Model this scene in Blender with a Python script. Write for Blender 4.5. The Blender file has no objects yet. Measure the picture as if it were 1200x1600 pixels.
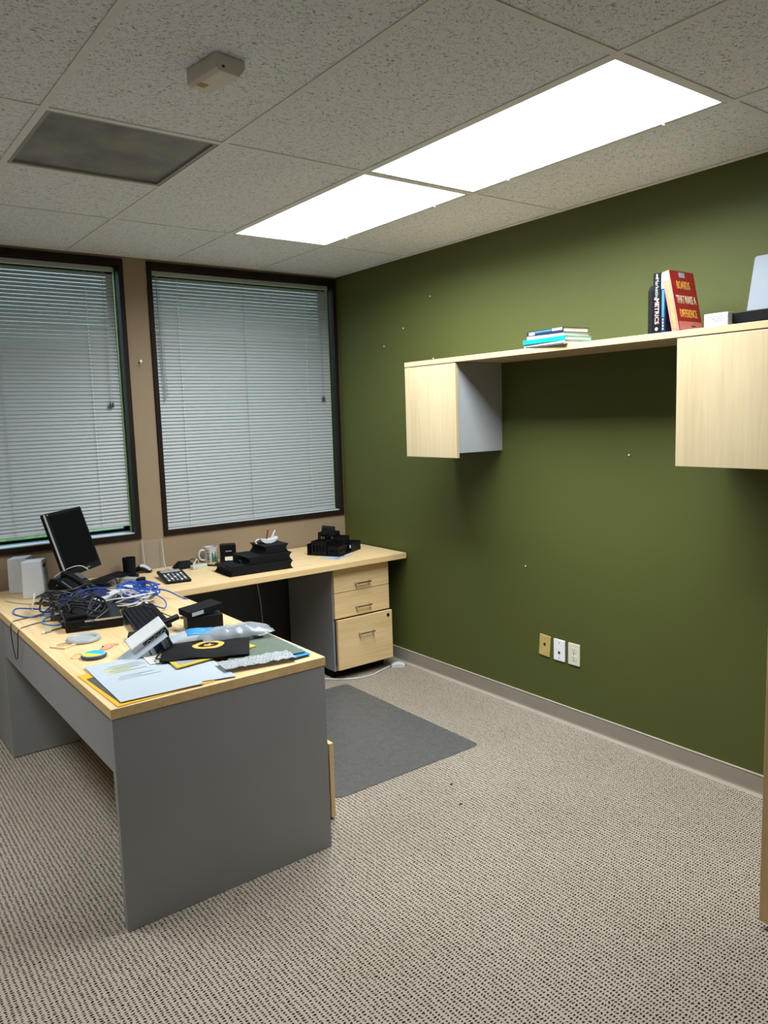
import bpy, math, random
from mathutils import Vector, Matrix, noise as mnoise

# ------------------------------------------------------------------ camera, world, sun, exposure
SC = bpy.context.scene
COL = SC.collection
cam_data = bpy.data.cameras.new('camera')
cam = bpy.data.objects.new('camera', cam_data)
COL.objects.link(cam)
cam_data.sensor_fit = 'HORIZONTAL'
cam_data.sensor_width = 36.0
cam_data.lens = 36.0 * 1205.607 / 1200.0
cam_data.clip_start = 0.05
cam_r = Vector((0.797906, -0.602003, -0.030645))
cam_u = Vector((0.098546, 0.080123, 0.991902))
cam_w = Vector((0.594672, 0.794464, -0.123256))
cam.matrix_world = Matrix(((cam_r.x, cam_u.x, -cam_w.x, -3.1312), (cam_r.y, cam_u.y, -cam_w.y, -4.6655),
                           (cam_r.z, cam_u.z, -cam_w.z, 1.6643), (0, 0, 0, 1)))
SC.camera = cam

world = bpy.data.worlds.new('sky')
SC.world = world
world.use_nodes = True
wn = world.node_tree
sky = wn.nodes.new('ShaderNodeTexSky')
sky.sky_type = 'NISHITA'
sky.sun_elevation = math.radians(48)
sky.sun_rotation = math.radians(160)
sky.sun_disc = False
bg = wn.nodes['Background']
wn.links.new(sky.outputs[0], bg.inputs['Color'])
bg.inputs['Strength'].default_value = 0.5

LAMP_WATTS = 37.0            # each troffer over the visible side
FAR_LAMP_WATTS = 29.0
SIDE_LAMP_WATTS = 16.0
SIDE_SPREAD = math.radians(100)   # kept narrow to light the desk side but not the green wall
LAMP_SPREAD = math.radians(160)
GLOW = 2.2
SC.view_settings.view_transform = 'Standard'
SC.view_settings.look = 'None'
SC.view_settings.gamma = 1.0
SC.view_settings.use_curve_mapping = False
SC.view_settings.exposure = 0.45

# ------------------------------------------------------------------ materials
MATS = {}
def mat(name, col, rough=0.5, metal=0.0, var=0.06, vscale=18.0, bump=0.0, bscale=120.0, spec=0.5, trans=0.0, alpha=1.0, coat=0.0, ior=1.45):
    m = bpy.data.materials.new(name); m.use_nodes = True
    nt = m.node_tree; p = nt.nodes['Principled BSDF']
    p.inputs['Roughness'].default_value = rough
    p.inputs['Metallic'].default_value = metal
    p.inputs['Specular IOR Level'].default_value = spec
    p.inputs['Transmission Weight'].default_value = trans
    p.inputs['Alpha'].default_value = alpha
    p.inputs['Coat Weight'].default_value = coat
    p.inputs['IOR'].default_value = ior
    tc = nt.nodes.new('ShaderNodeTexCoord')
    n = nt.nodes.new('ShaderNodeTexNoise'); n.inputs['Scale'].default_value = vscale; n.inputs['Detail'].default_value = 3
    nt.links.new(tc.outputs['Object'], n.inputs['Vector'])
    r = nt.nodes.new('ShaderNodeValToRGB')
    r.color_ramp.elements[0].position = 0.3; r.color_ramp.elements[1].position = 0.7
    r.color_ramp.elements[0].color = tuple(max(0, c * (1 - var)) for c in col) + (1,)
    r.color_ramp.elements[1].color = tuple(min(1, c * (1 + var)) for c in col) + (1,)
    nt.links.new(n.outputs['Fac'], r.inputs['Fac']); nt.links.new(r.outputs['Color'], p.inputs['Base Color'])
    if bump > 0:
        b = nt.nodes.new('ShaderNodeTexNoise'); b.inputs['Scale'].default_value = bscale; b.inputs['Detail'].default_value = 4
        nt.links.new(tc.outputs['Object'], b.inputs['Vector'])
        bp = nt.nodes.new('ShaderNodeBump'); bp.inputs['Strength'].default_value = bump; bp.inputs['Distance'].default_value = 0.002
        nt.links.new(b.outputs['Fac'], bp.inputs['Height']); nt.links.new(bp.outputs['Normal'], p.inputs['Normal'])
    MATS[name] = m
    return m

def wood(name, axis, c0, c1):
    m = bpy.data.materials.new(name); m.use_nodes = True
    nt = m.node_tree; p = nt.nodes['Principled BSDF']; p.inputs['Roughness'].default_value = 0.38 if name != 'dark_trim' else 0.6
    if name == 'dark_trim': p.inputs['Specular IOR Level'].default_value = 0.15
    tc = nt.nodes.new('ShaderNodeTexCoord'); mp = nt.nodes.new('ShaderNodeMapping')
    s = [55, 55, 55]; s['xyz'.index(axis)] = 3.2
    mp.inputs['Scale'].default_value = s
    nt.links.new(tc.outputs['Object'], mp.inputs['Vector'])
    n = nt.nodes.new('ShaderNodeTexNoise'); n.inputs['Scale'].default_value = 1.0; n.inputs['Detail'].default_value = 6; n.inputs['Distortion'].default_value = 0.6
    nt.links.new(mp.outputs['Vector'], n.inputs['Vector'])
    s2 = [7, 7, 7]; s2['xyz'.index(axis)] = 0.9
    mp2 = nt.nodes.new('ShaderNodeMapping'); mp2.inputs['Scale'].default_value = s2
    nt.links.new(tc.outputs['Object'], mp2.inputs['Vector'])
    n2 = nt.nodes.new('ShaderNodeTexNoise'); n2.inputs['Scale'].default_value = 1.0; n2.inputs['Detail'].default_value = 2
    nt.links.new(mp2.outputs['Vector'], n2.inputs['Vector'])
    mx = nt.nodes.new('ShaderNodeMath'); mx.operation = 'MULTIPLY_ADD'; mx.inputs[1].default_value = 0.6
    hm = nt.nodes.new('ShaderNodeMath'); hm.operation = 'MULTIPLY'; hm.inputs[1].default_value = 0.4
    nt.links.new(n2.outputs['Fac'], hm.inputs[0]); nt.links.new(n.outputs['Fac'], mx.inputs[0]); nt.links.new(hm.outputs[0], mx.inputs[2])
    r = nt.nodes.new('ShaderNodeValToRGB'); r.color_ramp.elements[0].position = 0.33; r.color_ramp.elements[1].position = 0.66
    r.color_ramp.elements[0].color = c0 + (1,); r.color_ramp.elements[1].color = c1 + (1,)
    nt.links.new(mx.outputs[0], r.inputs['Fac']); nt.links.new(r.outputs['Color'], p.inputs['Base Color'])
    MATS[name] = m
for ax in 'xyz': wood('maple_' + ax, ax, (0.62, 0.42, 0.19), (0.78, 0.565, 0.30))
wood('maple_x', 'x', (0.69, 0.475, 0.225), (0.85, 0.63, 0.35))  # same laminate, lightened to make up for weak light on the drawer fronts
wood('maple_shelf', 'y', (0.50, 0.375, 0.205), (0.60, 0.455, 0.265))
wood('maple_door', 'z', (0.46, 0.36, 0.215), (0.55, 0.445, 0.28))  # same laminate, darkened to offset strong lamplight on the wall cabinet doors
wood('dark_trim', 'z', (0.008, 0.0045, 0.003), (0.020, 0.010, 0.007))

mat('green_wall', (0.078, 0.090, 0.021), 0.62, var=0.03, vscale=2.0, bump=0.10, bscale=260, spec=0.35)
mat('beige_wall', (0.29, 0.215, 0.14), 0.7, var=0.03, vscale=2.0, bump=0.10, bscale=260, spec=0.3)
mat('grey_laminate', (0.265, 0.272, 0.28), 0.45, var=0.03, vscale=5)
mat('grey_cabinet', (0.35, 0.365, 0.385), 0.5, var=0.02, vscale=5)
mat('black_plastic', (0.006, 0.006, 0.0065), 0.42, var=0.2, spec=0.18)
mat('black_matte', (0.006, 0.006, 0.0065), 0.75, var=0.2, bump=0.2, bscale=400, spec=0.18)
mat('dark_plastic', (0.035, 0.036, 0.040), 0.4, var=0.1)
mat('key_black', (0.007, 0.007, 0.008), 0.55, var=0.15, spec=0.12)
mat('screen_black', (0.003, 0.003, 0.003), 0.4, var=0.1, spec=0.05)
mat('white_plastic', (0.56, 0.575, 0.58), 0.38, var=0.03)
mat('speaker_white', (0.58, 0.60, 0.63), 0.45, var=0.03)
mat('speaker_grille', (0.42, 0.45, 0.50), 0.7, var=0.15, vscale=600, bump=0.4, bscale=900)
mat('silver', (0.55, 0.56, 0.57), 0.28, metal=0.85, var=0.04)
mat('chrome', (0.62, 0.60, 0.56), 0.2, metal=1.0, var=0.03)
mat('laptop_silver', (0.155, 0.18, 0.215), 0.5, metal=0.0, var=0.03)
mat('paper', (0.385, 0.435, 0.475), 0.7, var=0.02, vscale=8)
mat('paper_warm', (0.78, 0.75, 0.62), 0.7, var=0.03)
mat('page_edges', (0.74, 0.71, 0.66), 0.8, var=0.10, vscale=500)
mat('yellow_paper', (0.72, 0.36, 0.02), 0.6, var=0.05)
mat('yellow_print', (0.55, 0.42, 0.05), 0.5, var=0.05)
mat('highlighter', (0.50, 0.53, 0.17), 0.7, var=0.04)
mat('print_grey', (0.26, 0.28, 0.31), 0.7, var=0.05)
mat('print_dark', (0.06, 0.065, 0.07), 0.6, var=0.1)
mat('navy', (0.012, 0.016, 0.075), 0.45, var=0.25, vscale=25, bump=0.3, bscale=60)
mat('blue_cable', (0.012, 0.075, 0.42), 0.4, var=0.1)
mat('white_cable', (0.62, 0.62, 0.60), 0.4, var=0.04)
mat('grey_cable', (0.40, 0.40, 0.38), 0.45, var=0.06)
mat('black_cable', (0.010, 0.010, 0.011), 0.45, var=0.1)
mat('teal', (0.0, 0.52, 0.43), 0.4, var=0.04)
mat('red_cover', (0.38, 0.02, 0.022), 0.35, var=0.05)
mat('red_spine', (0.62, 0.20, 0.16), 0.4, var=0.08)
mat('gold_print', (0.78, 0.42, 0.08), 0.4, var=0.05)
mat('cream_print', (0.80, 0.70, 0.48), 0.5, var=0.05)
mat('dark_blue_cover', (0.012, 0.022, 0.055), 0.35, var=0.1)
mat('mid_blue', (0.05, 0.20, 0.52), 0.4, var=0.15)
mat('sky_blue', (0.03, 0.25, 0.55), 0.35, var=0.12)
mat('cyan_print', (0.02, 0.42, 0.62), 0.4, var=0.06)
mat('lemon', (0.78, 0.66, 0.04), 0.4, var=0.05)
mat('cork', (0.42, 0.28, 0.13), 0.8, var=0.15, vscale=120)
mat('light_wood', (0.66, 0.50, 0.28), 0.55, var=0.08)
mat('terracotta', (0.60, 0.28, 0.17), 0.5, var=0.10, vscale=60)
mat('green_folder', (0.105, 0.135, 0.098), 0.7, var=0.10, vscale=60, bump=0.15)
mat('mug_green', (0.03, 0.14, 0.07), 0.4, var=0.15)
mat('brass_plate', (0.62, 0.45, 0.16), 0.4, metal=0.15, var=0.08)
mat('ivory_plate', (0.74, 0.70, 0.58), 0.35, var=0.02)
mat('white_plate', (0.88, 0.89, 0.92), 0.3, var=0.02)
mat('cove_rubber', (0.30, 0.265, 0.22), 0.42, var=0.06, vscale=4)
mat('cove_foot', (0.50, 0.45, 0.37), 0.45, var=0.06, vscale=9)  # paler than the rubber: the highlight along the foot is put into the colour
mat('grid_white', (0.74, 0.76, 0.80), 0.5, var=0.03)
mat('sensor_white', (0.66, 0.65, 0.62), 0.45, var=0.02)
mat('cord_grey', (0.30, 0.31, 0.31), 0.6, var=0.05)
mat('cord_white', (0.80, 0.80, 0.78), 0.6, var=0.05)
mat('bark', (0.09, 0.06, 0.035), 0.9, var=0.3)
mat('lawn', (0.22, 0.32, 0.14), 0.9, var=0.35, vscale=3)
mat('leaf_green', (0.12, 0.30, 0.04), 0.7, var=0.45, vscale=6, bump=0.6, bscale=14)
mat('clear_plastic', (0.86, 0.88, 0.90), 0.18, trans=0.9, var=0.02, ior=1.3)
mat('frosted_plastic', (0.50, 0.52, 0.53), 0.45, trans=0.35, var=0.03)
mat('orange_print', (0.70, 0.30, 0.08), 0.5, var=0.2, vscale=60)
mat('pen_red', (0.20, 0.03, 0.03), 0.4)
mat('lime_reflection', (0.30, 0.42, 0.12), 0.5, var=0.1)  # reflected greenery put into the colour of the jamb strip
mat('sill_white', (0.62, 0.66, 0.62), 0.4, var=0.05)
mat('hub_green', (0.52, 0.58, 0.46), 0.45, var=0.06)

def add_alpha_mat(name, col, rough, fac, tint):
    """thin clear sheet: part see-through, part glossy surface"""
    m = bpy.data.materials.new(name); m.use_nodes = True
    nt = m.node_tree; p = nt.nodes['Principled BSDF']; out = nt.nodes['Material Output']
    p.inputs['Base Color'].default_value = col + (1,); p.inputs['Roughness'].default_value = rough
    tr = nt.nodes.new('ShaderNodeBsdfTransparent'); tr.inputs['Color'].default_value = tint + (1,)
    tc = nt.nodes.new('ShaderNodeTexCoord'); n = nt.nodes.new('ShaderNodeTexNoise'); n.inputs['Scale'].default_value = 30
    nt.links.new(tc.outputs['Object'], n.inputs['Vector'])
    mr = nt.nodes.new('ShaderNodeMapRange'); mr.inputs['To Min'].default_value = max(0, fac - 0.12); mr.inputs['To Max'].default_value = min(1, fac + 0.12)
    nt.links.new(n.outputs['Fac'], mr.inputs['Value'])
    mx = nt.nodes.new('ShaderNodeMixShader')
    nt.links.new(mr.outputs[0], mx.inputs['Fac']); nt.links.new(tr.outputs[0], mx.inputs[1]); nt.links.new(p.outputs[0], mx.inputs[2])
    nt.links.new(mx.outputs[0], out.inputs['Surface'])
    MATS[name] = m
add_alpha_mat('acrylic', (0.8, 0.8, 0.78), 0.1, 0.03, (0.97, 0.98, 0.97))
add_alpha_mat('poly_bag', (0.50, 0.54, 0.58), 0.16, 0.30, (0.95, 0.96, 0.98))
add_alpha_mat('chair_mat', (0.19, 0.187, 0.182), 0.38, 0.46, (0.70, 0.70, 0.70))
add_alpha_mat('window_glass', (0.75, 0.85, 0.80), 0.05, 0.06, (0.86, 0.93, 0.88))

def slat_mat():
    m = bpy.data.materials.new('blind_slat'); m.use_nodes = True
    nt = m.node_tree; p = nt.nodes['Principled BSDF']; out = nt.nodes['Material Output']
    p.inputs['Base Color'].default_value = (0.40, 0.42, 0.42, 1); p.inputs['Roughness'].default_value = 0.42
    t = nt.nodes.new('ShaderNodeBsdfTranslucent'); t.inputs['Color'].default_value = (0.6, 0.68, 0.66, 1)
    mx = nt.nodes.new('ShaderNodeMixShader'); mx.inputs['Fac'].default_value = 0.04
    nt.links.new(p.outputs[0], mx.inputs[1]); nt.links.new(t.outputs[0], mx.inputs[2]); nt.links.new(mx.outputs[0], out.inputs['Surface'])
    g = nt.nodes.new('ShaderNodeNewGeometry'); n = nt.nodes.new('ShaderNodeTexNoise'); n.inputs['Scale'].default_value = 5
    nt.links.new(g.outputs['Position'], n.inputs['Vector'])
    mr = nt.nodes.new('ShaderNodeMapRange'); mr.inputs['To Min'].default_value = 0.36; mr.inputs['To Max'].default_value = 0.5
    nt.links.new(n.outputs['Fac'], mr.inputs['Value']); nt.links.new(mr.outputs[0], p.inputs['Roughness'])
    MATS['blind_slat'] = m
slat_mat()

def tile_mat():
    m = bpy.data.materials.new('ceiling_tile'); m.use_nodes = True
    nt = m.node_tree; p = nt.nodes['Principled BSDF']; p.inputs['Roughness'].default_value = 0.9; p.inputs['Specular IOR Level'].default_value = 0.1
    g = nt.nodes.new('ShaderNodeNewGeometry')
    dn = nt.nodes.new('ShaderNodeTexNoise'); dn.inputs['Scale'].default_value = 35; dn.inputs['Detail'].default_value = 2
    nt.links.new(g.outputs['Position'], dn.inputs['Vector'])
    ad = nt.nodes.new('ShaderNodeMixRGB'); ad.blend_type = 'ADD'; ad.inputs['Fac'].default_value = 0.03
    nt.links.new(g.outputs['Position'], ad.inputs[1]); nt.links.new(dn.outputs['Color'], ad.inputs[2])
    mp = nt.nodes.new('ShaderNodeMapping'); mp.inputs['Scale'].default_value = (95, 145, 95); mp.inputs['Rotation'].default_value = (0, 0, 0.5)
    nt.links.new(ad.outputs['Color'], mp.inputs['Vector'])
    n = nt.nodes.new('ShaderNodeTexNoise'); n.inputs['Scale'].default_value = 1; n.inputs['Detail'].default_value = 3.0; n.inputs['Distortion'].default_value = 1.3
    nt.links.new(mp.outputs['Vector'], n.inputs['Vector'])
    r = nt.nodes.new('ShaderNodeValToRGB')
    r.color_ramp.elements[0].position = 0.34; r.color_ramp.elements[0].color = (0.33, 0.335, 0.345, 1)
    r.color_ramp.elements[1].position = 0.46; r.color_ramp.elements[1].color = (0.80, 0.845, 0.94, 1)
    nt.links.new(n.outputs['Fac'], r.inputs['Fac']); nt.links.new(r.outputs['Color'], p.inputs['Base Color'])
    b = nt.nodes.new('ShaderNodeBump'); b.inputs['Strength'].default_value = 0.5; b.inputs['Distance'].default_value = 0.002
    nt.links.new(n.outputs['Fac'], b.inputs['Height']); nt.links.new(b.outputs['Normal'], p.inputs['Normal'])
    MATS['ceiling_tile'] = m
tile_mat()

def carpet_mat():
    m = bpy.data.materials.new('loop_carpet'); m.use_nodes = True
    nt = m.node_tree; p = nt.nodes['Principled BSDF']; p.inputs['Roughness'].default_value = 0.95; p.inputs['Specular IOR Level'].default_value = 0.08
    N = nt.nodes.new; L = nt.links.new
    g = N('ShaderNodeNewGeometry')
    dn = N('ShaderNodeTexNoise'); dn.inputs['Scale'].default_value = 55; dn.inputs['Detail'].default_value = 2
    L(g.outputs['Position'], dn.inputs['Vector'])
    ad = N('ShaderNodeMixRGB'); ad.blend_type = 'ADD'; ad.inputs['Fac'].default_value = 0.014
    L(g.outputs['Position'], ad.inputs[1]); L(dn.outputs['Color'], ad.inputs[2])
    sp = N('ShaderNodeSeparateXYZ'); L(ad.outputs['Color'], sp.inputs[0])
    def cosn(sock, k):
        a = N('ShaderNodeMath'); a.operation = 'MULTIPLY'; a.inputs[1].default_value = k; L(sock, a.inputs[0])
        c = N('ShaderNodeMath'); c.operation = 'COSINE'; L(a.outputs[0], c.inputs[0]); return c.outputs[0]
    cx = cosn(sp.outputs['X'], 2 * math.pi / 0.0160); cy = cosn(sp.outputs['Y'], 2 * math.pi / 0.0100)
    pa = N('ShaderNodeMath'); pa.operation = 'ADD'; L(cx, pa.inputs[0]); L(cy, pa.inputs[1])
    pr = N('ShaderNodeMath'); pr.operation = 'MULTIPLY'; pr.inputs[1].default_value = 0.5; L(pa.outputs[0], pr.inputs[0])
    fn = N('ShaderNodeTexNoise'); fn.inputs['Scale'].default_value = 150; fn.inputs['Detail'].default_value = 2
    L(g.outputs['Position'], fn.inputs['Vector'])
    sm = N('ShaderNodeMath'); sm.operation = 'MULTIPLY_ADD'; sm.inputs[1].default_value = 1.0
    L(fn.outputs['Fac'], sm.inputs[0]); L(pr.outputs[0], sm.inputs[2])
    mr = N('ShaderNodeMapRange'); mr.inputs['From Min'].default_value = 0.62; mr.inputs['From Max'].default_value = 1.22
    L(sm.outputs[0], mr.inputs['Value'])
    r = N('ShaderNodeValToRGB'); r.color_ramp.elements[0].position = 0.0; r.color_ramp.elements[1].position = 0.95
    r.color_ramp.elements[0].color = (0.415, 0.362, 0.295, 1); r.color_ramp.elements[1].color = (0.016, 0.012, 0.009, 1)
    L(mr.outputs[0], r.inputs['Fac'])
    # patchy wear and soiling
    bn = N('ShaderNodeTexNoise'); bn.inputs['Scale'].default_value = 1.6; bn.inputs['Detail'].default_value = 5; L(g.outputs['Position'], bn.inputs['Vector'])
    br = N('ShaderNodeValToRGB'); br.color_ramp.elements[0].position = 0.3; br.color_ramp.elements[1].position = 0.7
    br.color_ramp.elements[0].color = (0.86, 0.84, 0.82, 1); br.color_ramp.elements[1].color = (1, 1, 1, 1)
    L(bn.outputs['Fac'], br.inputs['Fac'])
    mu = N('ShaderNodeMixRGB'); mu.blend_type = 'MULTIPLY'; mu.inputs['Fac'].default_value = 1
    L(r.outputs['Color'], mu.inputs[1]); L(br.outputs['Color'], mu.inputs[2]); L(mu.outputs['Color'], p.inputs['Base Color'])
    b = N('ShaderNodeBump'); b.invert = True; b.inputs['Strength'].default_value = 0.7; b.inputs['Distance'].default_value = 0.004
    L(mr.outputs[0], b.inputs['Height']); L(b.outputs['Normal'], p.inputs['Normal'])
    MATS['loop_carpet'] = m
carpet_mat()

def perforated_mat():
    m = bpy.data.materials.new('perforated_steel'); m.use_nodes = True
    nt = m.node_tree; p = nt.nodes['Principled BSDF']; p.inputs['Roughness'].default_value = 0.55
    N = nt.nodes.new; L = nt.links.new
    tc = N('ShaderNodeTexCoord'); sp = N('ShaderNodeSeparateXYZ'); L(tc.outputs['Object'], sp.inputs[0])
    def cosn(sock, k):
        a = N('ShaderNodeMath'); a.operation = 'MULTIPLY'; a.inputs[1].default_value = k; L(sock, a.inputs[0])
        c = N('ShaderNodeMath'); c.operation = 'COSINE'; L(a.outputs[0], c.inputs[0]); return c.outputs[0]
    pr = N('ShaderNodeMath'); pr.operation = 'MULTIPLY'
    L(cosn(sp.outputs['X'], math.pi / 0.0068), pr.inputs[0]); L(cosn(sp.outputs['Y'], math.pi / 0.0068), pr.inputs[1])
    r = N('ShaderNodeValToRGB'); r.color_ramp.elements[0].position = 0.05; r.color_ramp.elements[1].position = 0.4
    r.color_ramp.elements[0].color = (0.36, 0.36, 0.36, 1); r.color_ramp.elements[1].color = (0.03, 0.025, 0.025, 1)
    L(pr.outputs[0], r.inputs['Fac'])
    bn = N('ShaderNodeTexNoise'); bn.inputs['Scale'].default_value = 5; bn.inputs['Detail'].default_value = 4; L(tc.outputs['Object'], bn.inputs['Vector'])
    br = N('ShaderNodeValToRGB'); br.color_ramp.elements[0].position = 0.35; br.color_ramp.elements[1].position = 0.65
    br.color_ramp.elements[0].color = (0.55, 0.55, 0.55, 1); br.color_ramp.elements[1].color = (1, 1, 1, 1)
    L(bn.outputs['Fac'], br.inputs['Fac'])
    mu = N('ShaderNodeMixRGB'); mu.blend_type = 'MULTIPLY'; mu.inputs['Fac'].default_value = 1
    L(r.outputs['Color'], mu.inputs[1]); L(br.outputs['Color'], mu.inputs[2]); L(mu.outputs['Color'], p.inputs['Base Color'])
    MATS['perforated_steel'] = m
perforated_mat()

def lamp_mat(name, strength):
    m = bpy.data.materials.new(name); m.use_nodes = True
    nt = m.node_tree; out = nt.nodes['Material Output']
    e = nt.nodes.new('ShaderNodeEmission'); e.inputs['Strength'].default_value = strength
    tc = nt.nodes.new('ShaderNodeTexCoord'); n = nt.nodes.new('ShaderNodeTexNoise'); n.inputs['Scale'].default_value = 2
    nt.links.new(tc.outputs['Object'], n.inputs['Vector'])
    r = nt.nodes.new('ShaderNodeValToRGB'); r.color_ramp.elements[0].color = (0.93, 0.98, 1.0, 1); r.color_ramp.elements[1].color = (0.96, 1.0, 0.99, 1)
    nt.links.new(n.outputs['Fac'], r.inputs['Fac']); nt.links.new(r.outputs['Color'], e.inputs['Color'])
    nt.links.new(e.outputs[0], out.inputs['Surface'])
    MATS[name] = m
lamp_mat('light_diffuser', GLOW)

# ------------------------------------------------------------------ mesh helpers
class MB:
    def __init__(s): s.v = []; s.f = []; s.m = []
    def add(s, vs, fs, mi=0, M=None):
        o = len(s.v)
        s.v += [tuple(M @ Vector(v)) if M is not None else tuple(v) for v in vs]
        for f in fs: s.f.append(tuple(i + o for i in f)); s.m.append(mi)
        return s
    def box(s, x0, x1, y0, y1, z0, z1, mi=0, M=None):
        return s.add([(x0,y0,z0),(x1,y0,z0),(x1,y1,z0),(x0,y1,z0),(x0,y0,z1),(x1,y0,z1),(x1,y1,z1),(x0,y1,z1)],
                     [(0,3,2,1),(4,5,6,7),(0,1,5,4),(1,2,6,5),(2,3,7,6),(3,0,4,7)], mi, M)
    def prism(s, poly, z0, z1, mi=0, M=None):
        n = len(poly)
        return s.add([(x,y,z0) for x,y in poly] + [(x,y,z1) for x,y in poly],
                     [tuple(range(n-1,-1,-1)), tuple(range(n,2*n))] + [(i,(i+1)%n,n+(i+1)%n,n+i) for i in range(n)], mi, M)
    def lathe(s, prof, n=24, mi=0, M=None):
        vs = []; fs = []
        for r, z in prof:
            for k in range(n):
                a = 2*math.pi*k/n; vs.append((r*math.cos(a), r*math.sin(a), z))
        for j in range(len(prof)-1):
            for k in range(n): fs.append((j*n+k, j*n+(k+1)%n, (j+1)*n+(k+1)%n, (j+1)*n+k))
        if prof[0][0] > 1e-6: fs.append(tuple(range(n-1,-1,-1)))
        if prof[-1][0] > 1e-6: fs.append(tuple((len(prof)-1)*n+k for k in range(n)))
        return s.add(vs, fs, mi, M)
    def tube(s, pts, r, n=6, mi=0, M=None, sub=5, r1=None):
        P = smooth_path([Vector(p) for p in pts], sub) if sub > 1 else [Vector(p) for p in pts]
        vs = []; fs = []; N = len(P)
        t0 = (P[1]-P[0]).normalized()
        nrm = t0.orthogonal().normalized()
        for i, p in enumerate(P):
            t = (P[min(i+1,N-1)] - P[max(i-1,0)])
            t = t.normalized() if t.length > 1e-9 else t0
            nrm = (nrm - t*nrm.dot(t)); nrm = nrm.normalized() if nrm.length > 1e-6 else t.orthogonal().normalized()
            b = t.cross(nrm)
            rr = r if r1 is None else r + (r1-r)*i/(N-1)
            for k in range(n):
                a = 2*math.pi*k/n; vs.append(p + rr*(math.cos(a)*nrm + math.sin(a)*b))
        for i in range(N-1):
            for k in range(n): fs.append((i*n+k, i*n+(k+1)%n, (i+1)*n+(k+1)%n, (i+1)*n+k))
        fs.append(tuple(range(n-1,-1,-1))); fs.append(tuple((N-1)*n+k for k in range(n)))
        return s.add(vs, fs, mi, M)
    def slab(s, fn, nu, nv, t, mi=0, M=None):
        """closed sheet: fn(u,v)->(x,y,z) is the top, thickness t below"""
        vs = []; fs = []
        for j in range(nv+1):
            for i in range(nu+1): vs.append(Vector(fn(i/nu, j/nv)))
        K = len(vs); th = t if callable(t) else (lambda u, v: t)
        for j in range(nv+1):
            for i in range(nu+1):
                p = vs[j*(nu+1)+i]; vs.append(Vector((p.x, p.y, p.z - th(i/nu, j/nv))))
        ix = lambda i, j: j*(nu+1)+i
        for j in range(nv):
            for i in range(nu):
                fs.append((ix(i,j), ix(i+1,j), ix(i+1,j+1), ix(i,j+1)))
                fs.append((K+ix(i,j), K+ix(i,j+1), K+ix(i+1,j+1), K+ix(i+1,j)))
        for i in range(nu):
            fs.append((ix(i,0), K+ix(i,0), K+ix(i+1,0), ix(i+1,0))); fs.append((ix(i,nv), ix(i+1,nv), K+ix(i+1,nv), K+ix(i,nv)))
        for j in range(nv):
            fs.append((ix(0,j), ix(0,j+1), K+ix(0,j+1), K+ix(0,j))); fs.append((ix(nu,j), K+ix(nu,j), K+ix(nu,j+1), ix(nu,j+1)))
        return s.add(vs, fs, mi, M)
    def mesh(s, name, mats, smooth=False):
        me = bpy.data.meshes.new(name); me.from_pydata([tuple(v) for v in s.v], [], s.f)
        for mm in ([mats] if isinstance(mats, str) else mats): me.materials.append(MATS[mm])
        me.polygons.foreach_set('material_index', s.m)
        if smooth: me.polygons.foreach_set('use_smooth', [True]*len(s.f))
        me.update(); return me
    def build(s, name, mats, parent=None, loc=None, rotz=0.0, smooth=False, bevel=0.0, seg=2):
        return link(name, s.mesh(name, mats, smooth), parent, loc, rotz, bevel, seg, smooth)

def link(name, me, parent=None, loc=None, rotz=0.0, bevel=0.0, seg=2, smooth=False):
    o = bpy.data.objects.new(name, me); COL.objects.link(o)
    if parent is not None: o.parent = parent
    if loc is not None: o.location = loc
    o.rotation_euler = (0, 0, rotz)
    if bevel > 0:
        b = o.modifiers.new('bevel', 'BEVEL'); b.width = bevel; b.segments = seg; b.limit_method = 'ANGLE'; b.angle_limit = math.radians(40)
    if smooth and bevel == 0 and me is not None:
        try:
            me.set_sharp_from_angle(angle=math.radians(50))
        except Exception: pass
    return o

def smooth_path(P, sub):
    if len(P) < 3: return P
    out = []
    for i in range(len(P)-1):
        p0 = P[max(i-1,0)]; p1 = P[i]; p2 = P[i+1]; p3 = P[min(i+2,len(P)-1)]
        for k in range(sub):
            t = k/sub
            out.append(0.5*((2*p1)+(-p0+p2)*t+(2*p0-5*p1+4*p2-p3)*t*t+(-p0+3*p1-3*p2+p3)*t**3))
    out.append(P[-1]); return out

def tag(o, label=None, cat=None, group=None, kind=None):
    if label: o['label'] = label
    if cat: o['category'] = cat
    if group: o['group'] = group
    if kind: o['kind'] = kind
    return o
def thing(name, label, cat, loc=(0,0,0), rotz=0.0, group=None, rot=None):
    o = bpy.data.objects.new(name, None); COL.objects.link(o); o.location = loc
    o.rotation_euler = rot if rot else (0, 0, rotz); o.empty_display_size = 0.05
    return tag(o, label, cat, group)
def face(origin, right, up):
    r = Vector(right).normalized(); u = Vector(up).normalized(); n = r.cross(u)
    M = Matrix.Identity(4)
    for i in range(3): M[i][0] = r[i]; M[i][1] = u[i]; M[i][2] = n[i]; M[i][3] = origin[i]
    return M
def text(name, s, size, m, parent, M, sx=1.0, extrude=0.0003, bold=0.0):
    cu = bpy.data.curves.new(name, 'FONT'); cu.body = s; cu.size = size; cu.align_x = 'CENTER'; cu.align_y = 'CENTER'
    cu.extrude = extrude; cu.offset = bold; cu.resolution_u = 2
    ob = bpy.data.objects.new(name, cu); COL.objects.link(ob)
    dg = bpy.context.evaluated_depsgraph_get()
    me = bpy.data.meshes.new_from_object(ob.evaluated_get(dg))
    bpy.data.objects.remove(ob); bpy.data.curves.remove(cu)
    me.transform(Matrix.Diagonal((sx, 1, 1, 1))); me.materials.clear(); me.materials.append(MATS[m])
    o = bpy.data.objects.new(name, me); COL.objects.link(o); o.parent = parent; o.matrix_local = M
    return o
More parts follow.
